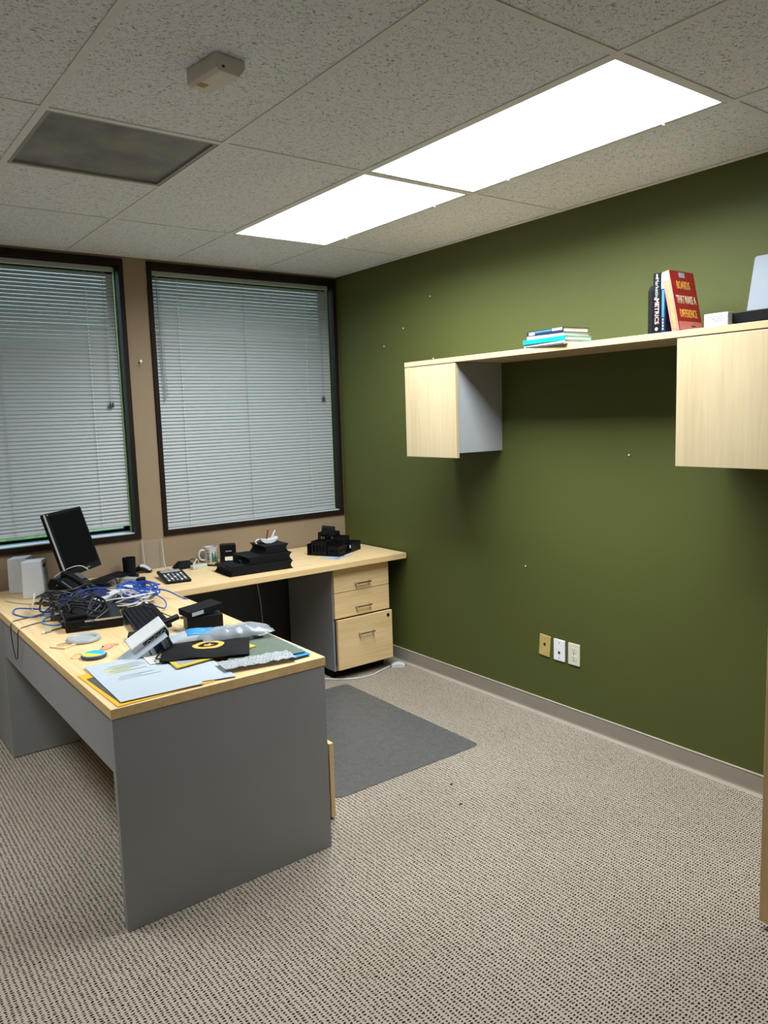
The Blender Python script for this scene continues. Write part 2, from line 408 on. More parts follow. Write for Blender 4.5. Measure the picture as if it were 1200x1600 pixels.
def nz(x, y, z=0.0, s=1.0): return mnoise.noise(Vector((x*s, y*s, z*s)))
def circ(r, n, cx=0, cy=0): return [(cx+r*math.cos(2*math.pi*k/n), cy+r*math.sin(2*math.pi*k/n)) for k in range(n)]
def rrect(x0, x1, y0, y1, r, n=4):
    out = []
    for cx, cy, a0 in ((x1-r,y1-r,0),(x0+r,y1-r,90),(x0+r,y0+r,180),(x1-r,y0+r,270)):
        for k in range(n+1):
            a = math.radians(a0+90*k/n); out.append((cx+r*math.cos(a), cy+r*math.sin(a)))
    return out

# ------------------------------------------------------------------ the room
H = 2.645; F = 0.3048
XB = -0.5993; XA = XB-2*F; XC = XB-4*F; XD = XB-6*F; XE = XB-8*F; XF = XB-10*F
R2 = -0.8079; R1 = R2-4*F; R0 = R1-4*F; RM = R0-4*F
X_LEFT = -4.25; Y_FRONT = -5.75
T = 0.766

floor = tag(MB().box(X_LEFT, 0, Y_FRONT, 0, -0.05, 0).build('floor', 'loop_carpet'), kind='structure')
tag(MB().box(0, 0.12, Y_FRONT-0.12, 0.24, -0.05, H+0.3).build('wall_right', 'green_wall'), kind='structure')
tag(MB().box(X_LEFT-0.12, X_LEFT, Y_FRONT-0.12, 0.24, -0.05, H+0.3).build('wall_left', 'beige_wall'), kind='structure')
tag(MB().box(X_LEFT, 0, Y_FRONT-0.12, Y_FRONT, -0.05, H+0.3).build('wall_front', 'beige_wall'), kind='structure')
# window wall with two openings
W2 = (-1.3695, -0.010); W1 = (-2.877, -1.5143); WZ0, WZ1 = 0.9614, 2.6298
wb = MB()
wb.box(X_LEFT, 0, 0, 0.24, -0.05, WZ0); wb.box(X_LEFT, 0, 0, 0.24, WZ1, H+0.3)
wb.box(X_LEFT, W1[0], 0, 0.24, WZ0, WZ1); wb.box(W1[1], W2[0], 0, 0.24, WZ0, WZ1); wb.box(W2[1], 0, 0, 0.24, WZ0, WZ1)
tag(wb.build('wall_back', 'beige_wall'), kind='structure')

def cove(name, M, length):
    root = MB()
    prof = [(0,0.0965),(0.006,0.0965),(0.007,0.090),(0.007,0.022),(0.009,0.014),(0.0,0.014)]
    n = len(prof)
    root.add([(0,-a,z) for a,z in prof]+[(length,-a,z) for a,z in prof], [(i,(i+1)%n,n+(i+1)%n,n+i) for i in range(n)]+[tuple(range(n-1,-1,-1)),tuple(range(n,2*n))], 0, M)
    o = tag(root.build(name, 'cove_rubber'), kind='structure')
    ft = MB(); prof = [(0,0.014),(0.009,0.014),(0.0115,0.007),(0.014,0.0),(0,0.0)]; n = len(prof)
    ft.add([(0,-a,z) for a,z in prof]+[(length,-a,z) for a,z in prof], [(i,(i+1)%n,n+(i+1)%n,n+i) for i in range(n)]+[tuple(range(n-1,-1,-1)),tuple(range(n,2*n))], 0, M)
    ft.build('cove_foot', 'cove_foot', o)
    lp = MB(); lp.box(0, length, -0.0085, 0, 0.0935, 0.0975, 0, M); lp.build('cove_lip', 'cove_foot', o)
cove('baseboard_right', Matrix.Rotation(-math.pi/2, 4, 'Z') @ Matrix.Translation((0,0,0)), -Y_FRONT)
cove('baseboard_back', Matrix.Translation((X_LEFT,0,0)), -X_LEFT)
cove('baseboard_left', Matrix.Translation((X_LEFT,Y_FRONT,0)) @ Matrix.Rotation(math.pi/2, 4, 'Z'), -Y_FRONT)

# ceiling deck, grid and lay-in tiles
ceil = tag(MB().box(X_LEFT, 0, Y_FRONT, 0, H+0.16, H+0.20).build('ceiling', 'grid_white'), kind='structure')
cols = [(XB,-0.022),(XA,XB),(XC,XA),(XD,XC),(XE,XD),(XF,XE),(X_LEFT,XF)]
rows = [(R2,-0.0),(R1,R2),(R0,R1),(RM,R0),(Y_FRONT,RM)]
TW = 0.012
tile_meshes = {}
def tile(x0, x1, y0, y1, dz=0.0):
    w = round(x1-x0-0.006, 3); d = round(y1-y0-0.006, 3)
    if w < 0.03 or d < 0.03: return
    if (w, d) not in tile_meshes:
        tile_meshes[(w, d)] = MB().box(-w/2, w/2, -d/2, d/2, 0, 0.015).mesh('ceiling_tile', 'ceiling_tile')
    link('ceiling_tile', tile_meshes[(w, d)], ceil, ((x0+x1)/2, (y0+y1)/2, H+0.0032+dz))
for ci, (x0, x1) in enumerate(cols):
    for ri, (y0, y1) in enumerate(rows):
        if (ci == 1 and ri in (1, 2)) or (ci == 5 and ri == 1): continue    # light fixtures
        if ci == 3 and ri == 1:
            tile(x0, x1, R1+2*F, R2); continue                   # the supply vent takes the other half
        tile(x0, x1, y0, y1, 0.0)
bar = lambda x0, x1, y0, y1, nm, z=0.0: MB().box(x0, x1, y0, y1, H-0.0008+z, H+0.003).build(nm, 'grid_white', ceil)
for x in (XB, XA, XC, XD, XE, XF): bar(x-TW, x+TW, Y_FRONT, 0, 'grid_runner')
for y in (R2, R1, R0, RM):
    for (x0, x1) in cols: bar(x0+TW, x1-(TW if x1 < -0.1 else -0.022), y-TW, y+TW, 'cross_tee', 0.0004)
bar(XD+TW, XC-TW, R1+2*F-TW, R1+2*F+TW, 'cross_tee', 0.0004)
MB().box(-0.024, 0, Y_FRONT, 0, H-0.0012, H+0.003).build('wall_angle', 'grid_white', ceil)
MB().box(X_LEFT, 0, -0.016, 0, H-0.0010, H+0.003).build('wall_angle', 'grid_white', ceil)

# light fixtures
def fixture(y0, y1, label, xa=XA, xb=XB, watts=LAMP_WATTS, spread=LAMP_SPREAD):
    cx, cy = (xa+xb)/2, (y0+y1)/2
    t = thing('ceiling_light', label, 'ceiling light', (cx, cy, H), group='fluorescent ceiling lights')
    w, d = (xb-xa)/2-0.013, (y1-y0)/2-0.013
    fr = MB()
    for (a, b, c, e) in ((-w, -w+0.012, -d, d), (w-0.012, w, -d, d), (-w+0.012, w-0.012, -d, -d+0.012), (-w+0.012, w-0.012, d-0.012, d)):
        fr.box(a, b, c, e, 0.001, 0.075)
    fr.build('frame', 'grid_white', t)
    MB().box(-w+0.012, w-0.012, -d+0.012, d-0.012, 0.006, 0.012).build('diffuser', 'light_diffuser', t)
    ld = bpy.data.lights.new('tube_light', 'AREA'); ld.shape = 'RECTANGLE'; ld.size = 2*w-0.03; ld.size_y = 2*d-0.03; ld.energy = watts
    ld.spread = spread; ld.color = (0.915, 0.975, 1.0)
    lo = bpy.data.objects.new('tube_light', ld); COL.objects.link(lo); lo.parent = t; lo.location = (0, 0, 0.0045)
    MB().box(-w, w, -d, d, 0.076, 0.09).build('housing', 'grid_white', t)
    for sy in (-1, 1):
        MB().box(w-0.010, w+0.006, sy*d*0.62-0.004, sy*d*0.62+0.004, -0.004, 0.0008).build('latch', 'white_plate', t)
fixture(R0, R1, 'larger-looking, nearer of the two glowing fluorescent troffer panels in the ceiling')
fixture(R1, R2, 'farther of the two glowing fluorescent troffer panels, closer to the windows', watts=FAR_LAMP_WATTS)
fixture(R1, R2, 'troffer panel on the other side of the room, left of the view', XF, XE, SIDE_LAMP_WATTS, SIDE_SPREAD)

# supply vent
t = thing('ceiling_vent', 'square dark grey perforated air vent set in the ceiling grid', 'air vent', ((XD+XC)/2, R1+F, H))
fw = F-0.013
vf = MB()
for (a, b, c, e) in ((-fw, -fw+0.014, -fw, fw), (fw-0.014, fw, -fw, fw), (-fw+0.014, fw-0.014, -fw, -fw+0.014), (-fw+0.014, fw-0.014, fw-0.014, fw)):
    vf.box(a, b, c, e, 0.001, 0.03)
vf.build('frame', 'cord_grey', t)
MB().box(-fw+0.014, fw-0.014, -fw+0.014, fw-0.014, 0.010, 0.013).build('perforated_face', 'perforated_steel', t)
MB().box(-fw, fw, -fw, fw, 0.06, 0.075).build('back_pan', 'black_matte', t)

# motion / smoke detector
t = thing('ceiling_detector', 'small white plastic detector box fixed to a ceiling tile', 'detector', (-2.105, -2.575, H+0.003), math.radians(8))
body = [(-0.048, 0), (0.048, 0), (0.048, -0.022), (0.026, -0.048), (-0.036, -0.048), (-0.048, -0.040)]
MB().prism(body, -0.075, 0.075, 0, Matrix(((1,0,0,0),(0,0,1,0),(0,1,0,0),(0,0,0,1)))).build('housing', 'sensor_white', t, bevel=0.003)
MB().box(-0.03, -0.022, -0.076, -0.070, -0.036, -0.030).build('lens_hole', 'black_plastic', t)
MB().box(-0.036, -0.012, 0.02, 0.045, -0.0492, -0.0478).build('status_window', 'cork', t)

# ------------------------------------------------------------------ windows and blinds
def window(name, x0, x1):
    fo = MB()
    d0, d1 = -0.012, 0.165
    w = 0.028
    fr = tag(MB().box(x0, x1, d0, d1, WZ1-0.040, WZ1).build(name, 'dark_trim'), kind='structure')
    MB().box(x0, x0+w, d0, d1, WZ0, WZ1-0.040).build('window_jamb', 'dark_trim', fr)
    MB().box(x1-w, x1, d0, d1, WZ0, WZ1-0.040).build('window_jamb', 'dark_trim', fr)
    MB().box(x0+w, x1-w, d0, d1, WZ0, WZ0+0.034).build('window_stool', 'dark_trim', fr)
    MB().box(x0+w, x1-w, 0.012, 0.136, WZ0+0.034, WZ0+0.040).build('window_sill', 'sill_white', fr)
    MB().box(x1-w-0.007, x1-w, 0.062, 0.080, WZ0+0.041, WZ1-0.041).build('reflection_strip', 'lime_reflection', fr)  # added strip, coloured as foliage light reflected on the window frame
    a, b = x0+w, x1-w
    for nm, q in (('sash_rail', (a, b, 0.137, 0.163, WZ0+0.034, WZ0+0.056)), ('sash_rail', (a, b, 0.137, 0.163, WZ1-0.062, WZ1-0.040)),
                  ('sash_stile', (a, a+0.022, 0.137, 0.163, WZ0+0.056, WZ1-0.062)), ('sash_stile', (b-0.022, b, 0.137, 0.163, WZ0+0.056, WZ1-0.062))):
        MB().box(*q).build(nm, 'dark_trim', fr)
    MB().box(a+0.022, b-0.022, 0.148, 0.153, WZ0+0.056, WZ1-0.062).build('window_pane', 'window_glass', fr)
    return fr
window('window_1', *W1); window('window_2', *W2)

def blind(x0, x1, ztop, zbot, tilt, pitch, label, cords, wand_x, pull_x, pull_len, yb=0.045, sag=0.0):
    cx = (x0+x1)/2; hw = (x1-x0)/2
    t = thing('venetian_blind', label, 'window blind', (cx, yb, zbot), group='aluminium mini blinds')
    L = ztop-zbot
    MB().box(-hw, hw, -0.014, 0.014, L-0.026, L).build('headrail', 'blind_slat', t, bevel=0.002)
    MB().box(-hw, hw, -0.013, 0.013, 0.0, 0.010).build('bottom_rail', 'blind_slat', t, bevel=0.003)
    # one curved slat, copied
    sm = MB(); segs = 4; W = 0.0254; ca, sa = math.cos(tilt), math.sin(tilt)
    top = []
    for i in range(segs+1):
        u = -1+2*i/segs; yy = u*W/2; zz = 0.0030*(1-u*u)
        top.append((yy*ca - zz*sa, yy*sa + zz*ca))
    pts = [(-hw+0.002, y, z) for y, z in top]+[(hw-0.002, y, z) for y, z in top]
    n = segs+1
    off = 0.00035
    pts += [(x, y+off*sa, z-off*ca) for x, y, z in pts]
    fs = [(i, n+i, n+i+1, i+1) for i in range(segs)] + [(2*n+i, 2*n+i+1, 3*n+i+1, 3*n+i) for i in range(segs)]
    sm.add(pts, fs); me = sm.mesh('slat', 'blind_slat', True)
    k = 0; z = 0.022
    while z < L-0.046:
        o = link('slat', me, t, (0, 0, z))
        o.rotation_euler = (0.020*nz(k*1.7, cx, 3.1)+0.10*math.exp(-z/0.10)*sag, 0.0004*nz(k*0.9, 7.0), 0)
        z += pitch; k += 1
    for ci, c in enumerate(cords):
        if ci == 1: MB().box(c-cx-0.0011, c-cx+0.0011, -0.0150, -0.0140, 0.008, L-0.02).build('ladder_cord', 'cord_grey', t); continue
        lc = MB().box(c-cx-0.0008, c-cx+0.0008, -0.0145, -0.0138, 0.008, L-0.02, 1)      # twisted cord: pale rungs on a grey string
        for k in range(int((L-0.03)/pitch)):
            lc.box(c-cx-0.0016, c-cx+0.0016, -0.0156, -0.0146, 0.012+k*pitch, 0.012+k*pitch+pitch*0.5)
        lc.build('ladder_cord', ['cord_white', 'cord_grey'], t)
    if wand_x is not None:
        w = MB().tube([(wand_x-cx, -0.020, L-0.03), (wand_x-cx+0.004, -0.022, L-0.4), (wand_x-cx+0.012, -0.020, L-0.79)], 0.0032, 6).build('tilt_wand', 'cord_grey', t, smooth=True)
        MB().tube([(wand_x-cx+0.010, -0.021, L-0.03), (wand_x-cx+0.020, -0.022, L-0.4), (wand_x-cx+0.030, -0.020, L-0.76)], 0.0016, 5).build('tilt_cord', 'cord_grey', t)
    if pull_x is not None:
        p = MB().tube([(pull_x-cx, -0.018, L-0.02), (pull_x-cx-0.002, -0.021, L-pull_len)], 0.0012, 5, sub=1)
        p.tube([(pull_x-cx+0.012, -0.018, L-0.02), (pull_x-cx+0.008, -0.021, L-pull_len)], 0.0012, 5, sub=1)
        pc = p.build('pull_cord', 'cord_grey', t)
        for dx in (-0.004, 0.010):
            MB().lathe([(0.003, 0.03), (0.006, 0.015), (0.0085, 0.0), (0.006, -0.002)], 10, 0, Matrix.Translation((pull_x-cx+dx, -0.022, L-pull_len-0.028))).build('cord_tassel', 'dark_plastic', pc, smooth=True)
blind(W2[0]+0.034, W2[1]-0.045, 2.586, 1.004, math.radians(62), 0.0213, 'closed grey mini blind in the right window beside the green wall',
      (-1.170, -0.721, -0.250), -1.303, -0.130, 0.77)
blind(W1[0]+0.034, W1[1]-0.048, 2.586, 1.045, math.radians(61), 0.0213, 'mini blind in the left window behind the tilted monitor, light gleaming between its slats',
      (-2.68, -2.212, -1.727), None, -1.628, 0.79)

# outside: lawn, hedge and a tree
tag(MB().box(-30, 30, 0.3, 60, -0.62, -0.6).build('lawn', 'lawn'), 'green lawn outside the windows', 'lawn', kind='structure')
def shrub(name, label, loc, rx, ry, rz, seed):
    t = thing(name, label, 'shrub', loc)
    b = MB(); nu, nv = 40, 20
    vs = []; fs = []
    for j in range(nv+1):
        ph = math.pi*j/nv
        for i in range(nu):
            a = 2*math.pi*i/nu
            d = Vector((math.cos(a)*math.sin(ph), math.sin(a)*math.sin(ph), math.cos(ph)))
            k = 1+0.22*nz(d.x*3+seed, d.y*3, d.z*3)+0.10*nz(d.x*9, d.y*9+seed, d.z*9)
            vs.append((d.x*rx*k, d.y*ry*k, rz+d.z*rz*k*0.95+0.1))
    for j in range(nv):
        for i in range(nu): fs.append((j*nu+i, (j+1)*nu+i, (j+1)*nu+(i+1)%nu, j*nu+(i+1)%nu))
    b.add(vs, fs); b.build('foliage', 'leaf_green', t, smooth=True)
    MB().tube([(0, 0, -0.05), (0.02, 0.0, rz*0.5), (0, 0.02, rz)], 0.07, 8).build('stem', 'bark', t)
shrub('round_shrub', 'leafy green shrub outside the left window', (-2.6, 5.0, -0.6), 1.7, 1.2, 1.0, 1.3)
shrub('round_shrub', 'leafy green shrub outside the right window', (2.6, 6.4, -0.6), 2.2, 1.3, 1.25, 4.1)
#shrub('tall_shrub', 'tall leafy green tree outside past the left window', (2.4, 8.5, -0.6), 2.6, 2.0, 2.6, 8.7)

# ------------------------------------------------------------------ desk
t = thing('office_desk', 'large grey laminate desk with a maple top, heaped with cables and papers', 'desk', (-2.025, -1.13, 0))
ox, oy = -2.025, -1.13
B = lambda x0, x1, y0, y1, z0, z1: MB().box(x0-ox, x1-ox, y0-oy, y1-oy, z0, z1)
B(-2.430, -1.623, -2.250, -0.030, T-0.034, T).build('desktop', 'maple_y', t, bevel=0.0015)
B(-2.427, -1.627, -2.248, -2.218, 0, T-0.0345).build('end_panel', 'grey_laminate', t, bevel=0.001)
B(-2.420, -2.398, -2.217, -0.531, 0.535, T-0.038).build('modesty_panel', 'grey_laminate', t, bevel=0.001)
B(-2.424, -2.02, -0.530, -0.032, 0.004, T-0.0345).build('far_support', 'grey_laminate', t, bevel=0.001)
t = thing('desk_return', 'maple-topped return running along the window wall to the green wall', 'desk', (-0.82, -0.37, 0))
ox, oy = -0.82, -0.37
B(-1.6225, -0.012, -0.730, -0.016, T-0.036, T).build('return_top', 'maple_x', t, bevel=0.0015)
B(-1.60, -0.115, -0.060, -0.040, 0.10, T-0.037).build('shade_panel', 'dark_plastic', t)  # dark sheet added to stand for the deep shadow in the knee space

def bar_handle(x, y, z, parent, w=0.105):
    h = MB()
    h.tube([(x-w/2, y, z), (x-w/2, y-0.026, z)], 0.006, 8, sub=1); h.tube([(x+w/2, y, z), (x+w/2, y-0.026, z)], 0.006, 8, sub=1)
    h.tube([(x-w/2-0.004, y-0.026, z), (x+w/2+0.004, y-0.026, z)], 0.006, 8, sub=1)
    return h.build('handle', 'chrome', parent, smooth=True)
t = thing('drawer_pedestal', 'three-drawer maple-front pedestal under the return, lower drawer slightly open', 'drawer unit', (-0.33, -0.40, 0))
ox, oy = -0.33, -0.40
B(-0.553, -0.115, -0.645, -0.10, 0.055, T-0.037).build('body', 'grey_laminate', t, bevel=0.001)
B(-0.535, -0.130, -0.600, -0.12, 0.0, 0.0545).build('plinth', 'black_matte', t)
for (z0, z1, yo, hz) in ((0.567, 0.727, 0, 0.612), (0.401, 0.563, 0, 0.458), (0.072, 0.394, 0.026, 0.286)):
    yf = -0.668-yo
    d = B(-0.549, -0.119, yf, yf+0.020, z0, z1).build('drawer', 'maple_x', t, bevel=0.001)
    bar_handle(-0.335-ox, yf-oy, hz, d)
    if yo:
        MB().box(-0.54-ox, -0.128-ox, yf+0.021-oy, -0.646-oy, z0+0.02, z1-0.02).build('drawer_box', 'dark_plastic', d)
        MB().lathe([(0.0105, 0), (0.0105, 0.004), (0.008, 0.006)], 16, 0, face((-0.152-ox, yf-oy, 0.366), (1,0,0), (0,0,1))).build('lock', 'black_plastic', d, smooth=True)

t = thing('drawer_pedestal', 'pedestal hidden under the main desk with only its pulled-out lower drawer front showing', 'drawer unit', (-1.87, -1.88, 0))
ox, oy = -1.87, -1.88
B(-2.14, -1.645, -2.085, -1.665, 0.02, T-0.04).build('body', 'grey_laminate', t)
for (z0, z1, xo) in ((0.53, 0.715, 0), (0.345, 0.525, 0), (0.012, 0.332, 0.126)):
    d = B(-1.644+xo, -1.624+xo, -2.083, -1.667, z0, z1).build('drawer', 'maple_z', t, bevel=0.001)
    if xo: B(-1.643, -1.645+xo, -2.065, -1.685, z0+0.03, z1-0.06).build('drawer_box', 'dark_plastic', d)

# chair mat and the storage cabinet at the right edge of the view
mm = MB().prism(rrect(-0.43, 0.43, -0.60, 0.60, 0.035), 0, 0.003)
tag(mm.build('chair_mat', 'chair_mat', None, (-0.972, -1.352, 0.0005)), 'dark translucent plastic chair mat on the carpet behind the desk', 'chair mat')
t = thing('storage_cabinet', 'maple storage cabinet just showing at the right edge of the view', 'cabinet', (-0.440, -3.934, 0))
ox, oy = -0.43, -3.96
B(-0.80, -0.03, -4.36, -3.56, 0.05, 1.10).build('body', 'maple_z', t, bevel=0.001)
B(-0.79, -0.04, -4.35, -3.58, 0.0, 0.05).build('plinth', 'black_matte', t)
B(-0.80, -0.03, -4.36, -3.56, 1.10, 1.13).build('cabinet_top', 'maple_y', t, bevel=0.0015)
for y0, y1 in ((-3.957, -3.555), (-4.36, -3.961)):
    d = B(-0.822, -0.802, y0, y1, 0.025, 1.095).build('door', 'maple_z', t, bevel=0.001)

# ------------------------------------------------------------------ wall shelf with two hanging cabinets
SX = -0.352
tag(MB().box(SX, -0.001, -1.06, 1.06, 0, 0.026).build('wall_shelf', 'maple_shelf', None, (0, -2.248, 1.9345), bevel=0.001),
    'long maple shelf board across the green wall with books on it', 'shelf')
def wall_cabinet(y0, y1, label):
    cy = (y0+y1)/2
    t = thing('wall_cabinet', label, 'wall cabinet', (0, cy, 1.43), group='hanging cabinets under the wall shelf')
    h = (y1-y0)/2
    MB().box(SX+0.022, -0.001, -h+0.006, h-0.003, 0.025, 0.503).build('body', 'grey_cabinet', t, bevel=0.001)
    MB().box(SX, SX+0.020, -h, h, 0.0, 0.500).build('door', 'maple_door', t, bevel=0.0012)
wall_cabinet(-1.614, -1.190, 'smaller-looking wall cabinet with maple door and grey side, nearest the windows')
wall_cabinet(-3.306, -2.902, 'nearer maple-front wall cabinet cut by the right edge, under the red book')

# ------------------------------------------------------------------ things on the wall
def plate(name, label, y, z, m, kind, tilt=0.0):
    t = thing(name, label, 'wall plate', (0, y, z), rot=(tilt, 0, 0))
    MB().prism(rrect(-0.038, 0.038, -0.058, 0.058, 0.003, 2), 0, 0.006, 0, face((0, 0, 0), (0, -1, 0), (0, 0, 1))).build('cover_plate', m, t, bevel=0.0015)
    fm = lambda a, b: face((-0.0060, -a, b), (0, -1, 0), (0, 0, 1))
    if kind == 'outlet':
        for dz in (0.021, -0.021):
            s = MB().prism([(0.017*math.cos(k*math.pi/10), max(-0.0135, min(0.0135, 0.017*math.sin(k*math.pi/10)))) for k in range(20)], 0, 0.0012, 0, fm(0, dz)).build('socket', m, t)
            for a in (-0.006, 0.006): MB().box(a-0.0012, a+0.0012, 0.001, 0.009, 0.0012, 0.0016, 0, fm(0, dz)).build('slot', 'black_plastic', s)
            MB().prism(circ(0.0026, 10, 0, -0.007), 0.0012, 0.0016, 0, fm(0, dz)).build('slot', 'black_plastic', s)
        MB().prism(circ(0.0028, 10), 0, 0.001, 0, fm(0, 0)).build('screw', 'chrome', t)
    else:
        for dz in (0.041, -0.041): MB().prism(circ(0.0034, 10), 0, 0.001, 0, fm(0, dz)).build('screw', 'cord_grey', t)
        MB().prism(circ(0.0065, 12, 0, 0.008 if kind == 'coax' else -0.012), 0, 0.003, 0, fm(0, 0)).build('jack', 'black_plastic', t)
plate('coax_plate', 'tan cable wall plate tilted slightly, leftmost of three on the green wall', -1.912, 0.399, 'brass_plate', 'coax', math.radians(4))
plate('phone_plate', 'bright white blank-looking wall plate with one jack, middle of three', -2.013, 0.395, 'white_plate', 'phone')
plate('power_outlet', 'ivory double power outlet on the green wall, rightmost of three plates', -2.111, 0.394, 'ivory_plate', 'outlet')
for (y, z, lb) in ((-1.021, 2.375, 'tiny white nail hole mark highest on the green wall'), (-0.753, 2.214, 'tiny white nail mark between the blind and the shelf'),
                   (-1.038, 2.004, 'tiny white nail mark just above the left end of the shelf'), (-2.439, 1.446, 'tiny pale nail mark below the shelf by the right cabinet'),
                   (-1.776, 0.82, 'tiny white nail mark low on the green wall above the plates'), (-0.546, 2.12, 'small bare picture hook nail near the right window')):
    n = MB(); n.lathe([(0.0012, 0), (0.0012, 0.005), (0.0042, 0.0055), (0.0042, 0.007), (0.001, 0.008)], 10, 0, face((0, y, z), (0, -1, 0), (0, 0, 1)))
    tag(n.build('wall_nail', 'white_plate'), lb, 'nail', 'nails left in the green wall')
t = thing('wall_hook', 'small brass pin hook on the beige pier between the windows', 'hook', (-1.445, 0, 2.03))
MB().lathe([(0.002, 0), (0.002, 0.012), (0.008, 0.014), (0.008, 0.017), (0.002, 0.019)], 12, 0, face((0, 0, 0.008), (1, 0, 0), (0, 0, 1))).build('pin_head', 'white_plate', t)
MB().tube([(0, -0.012, 0.004), (0, -0.013, -0.012), (0, -0.020, -0.022), (0, -0.026, -0.014)], 0.0018, 6).build('hook_wire', 'brass_plate', t)

# ------------------------------------------------------------------ things on the wall shelf
ZS = 1.9606
def book(name, label, loc, rotz, w, d, th, cover, spine=None, lean=0.0, group=None, roundback=True):
    """lies flat: spine on the -x side (length d along y), width w along x, thickness th"""
    t = thing(name, label, 'book', loc, group=group, rot=(0, 0, rotz))
    c = 0.0022
    MB().box(c, w-0.004, -d/2+0.004, d/2-0.004, c, th-c).build('pages', 'page_edges', t)
    cv = MB().box(0, w, -d/2, d/2, 0, c); cv.box(0, w, -d/2, d/2, th-c, th); cv.box(-0.001, c, -d/2, d/2, c, th-c)
    cv.build('cover', cover, t)
    if spine: MB().box(-0.0016, -0.0008, -d/2, d/2, 0.0, th).build('spine', spine, t)
    return t
z = ZS; stack = []
rz = math.radians(-4)
for (lb, w, d, th, cov, sp, dx, dy, ra) in (
    ('grey paperback at the bottom of the flat book stack on the shelf', 0.175, 0.262, 0.017, 'print_grey', 'paper', 0.0, 0.0, -4),
    ('teal-spined book second from the bottom of the flat stack', 0.180, 0.262, 0.020, 'teal', 'teal', -0.004, 0.0, -3),
    ('cream-spined book third up in the flat stack, above the teal one', 0.165, 0.235, 0.015, 'paper_warm', 'paper_warm', 0.002, -0.004, -5),
    ('black and blue hardback on top of the flat book stack', 0.160, 0.238, 0.022, 'black_plastic', 'dark_blue_cover', 0.0, -0.004, -6)):
    b = book('book', lb, (-0.358+dx, -2.228+dy, z), math.radians(ra), w, d, th, cov, sp, group='books lying in a stack on the shelf')
    stack.append(b); z += th
MB().box(-0.0022, -0.0016, 0.065, 0.105, 0.004, 0.018).build('spine_label', 'paper', stack[3])
MB().box(-0.0022, -0.0016, -0.045, 0.062, 0.012, 0.019).build('spine_label', 'mid_blue', stack[3])
MB().box(-0.0022, -0.0016, -0.115, -0.050, 0.010, 0.021).build('spine_label', 'paper', stack[3])
MB().box(-0.0022, -0.0016, -0.125, 0.120, 0.001, 0.006).build('spine_label', 'print_dark', stack[0])

def standing(name, label, y0, y1, h, w, cover, lean=0.0, x=SX+0.004, spine=None):
    t = thing(name, label, 'book', (x, (y0+y1)/2, ZS), rot=(lean, 0, 0), group='books standing on the shelf')
    th = abs(y1-y0); c = 0.002
    MB().box(c, w-0.004, -th/2+c, th/2-c, 0.003, h-0.003).build('pages', 'page_edges', t)
    cv = MB().box(0, w, -th/2, -th/2+c, 0, h); cv.box(0, w, th/2-c, th/2, 0, h); cv.box(-0.001, c, -th/2+c, th/2-c, 0, h)
    cv.build('cover', cover, t)
    if spine: MB().box(-0.0018, -0.001, -th/2, th/2, 0, h).build('spine', spine, t)
    return t
b1 = thing('bookend', 'thin black round-shouldered bookend left of the standing books', 'bookend', (SX+0.006, -2.776, ZS))
MB().prism(rrect(-0.0, 0.15, -0.001, 0.196, 0.0008, 1)[:0] + [(0, 0), (0.15, 0), (0.15, 0.15), (0.12, 0.185), (0.06, 0.197), (0.015, 0.190), (0.0, 0.170)], -0.011, 0.011, 0, face((0, 0, 0), (1, 0, 0), (0, 0, 1))).build('upright', 'black_matte', b1, bevel=0.002)
MB().box(0.001, 0.12, -0.0105, 0.0105, 0.0, 0.003).build('foot', 'black_matte', b1)
b2 = standing('book', 'black book with METRICS in pink and white down its spine', -2.826, -2.790, 0.234, 0.16, 'black_plastic')
SP = lambda z, yo=0.0: face((-0.0020, yo, z), (0, 0, -1), (0, -1, 0))
text('spine_title', 'METRICS', 0.026, 'red_spine', b2, SP(0.085), 1.0, 0.0003, 0.0006)
text('spine_title', 'METRICS', 0.025, 'paper', b2, face((-0.0024, 0.0, 0.085), (0, 0, -1), (0, -1, 0)), 1.0, 0.0002)
text('spine_title', 'Marketing', 0.022, 'paper', b2, SP(0.173), 0.95)
MB().prism(circ(0.007, 14), 0, 0.0006, 0, SP(0.016)).build('spine_mark', 'paper', b2)
MB().box(-0.008, 0.008, -0.004, 0.004, 0, 0.0006, 0, SP(0.222)).build('spine_mark', 'print_grey', b2)
b3 = standing('book', 'dark blue book with a white-topped spine, squeezed beside the red book', -2.8465, -2.8275, 0.228, 0.155, 'dark_blue_cover')
MB().box(-0.0018, -0.001, -0.0095, 0.0095, 0.170, 0.228).build('spine_band', 'paper', b3)
MB().box(-0.0018, -0.001, -0.004, 0.006, 0.06, 0.165).build('spine_band', 'mid_blue', b3)
for k in range(4): MB().box(-0.004, 0.004, -0.003, 0.003, 0, 0.0006, 0, SP(0.014+k*0.012)).build('spine_mark', 'paper', b3)
b4 = standing('book', 'red hardback leaning left, BOARDS THAT MAKE A DIFFERENCE on its cover', -2.911, -2.879, 0.240, 0.168, 'red_cover', -math.radians(12.0), SX+0.002, 'red_spine')
CV = lambda x, z: face((x, -0.0164, z), (1, 0, 0), (0, 0, 1))
text('cover_title', 'BOARDS', 0.046, 'gold_print', b4, CV(0.080, 0.181), 0.52, 0.0004, 0.0004)
text('cover_title', 'THAT MAKE A', 0.046, 'cream_print', b4, CV(0.084, 0.122), 0.46, 0.0004, 0.0004)
text('cover_title', 'DIFFERENCE', 0.046, 'gold_print', b4, CV(0.084, 0.066), 0.47, 0.0004, 0.0004)
MB().box(-0.020, 0.020, -0.010, 0.010, 0, 0.0006, 0, CV(0.080, 0.224)).build('cover_sticker', 'paper', b4)
MB().box(-0.080, 0.080, -0.017, 0.017, 0, 0.0005, 0, CV(0.085, 0.018)).build('cover_band', 'red_spine', b4)
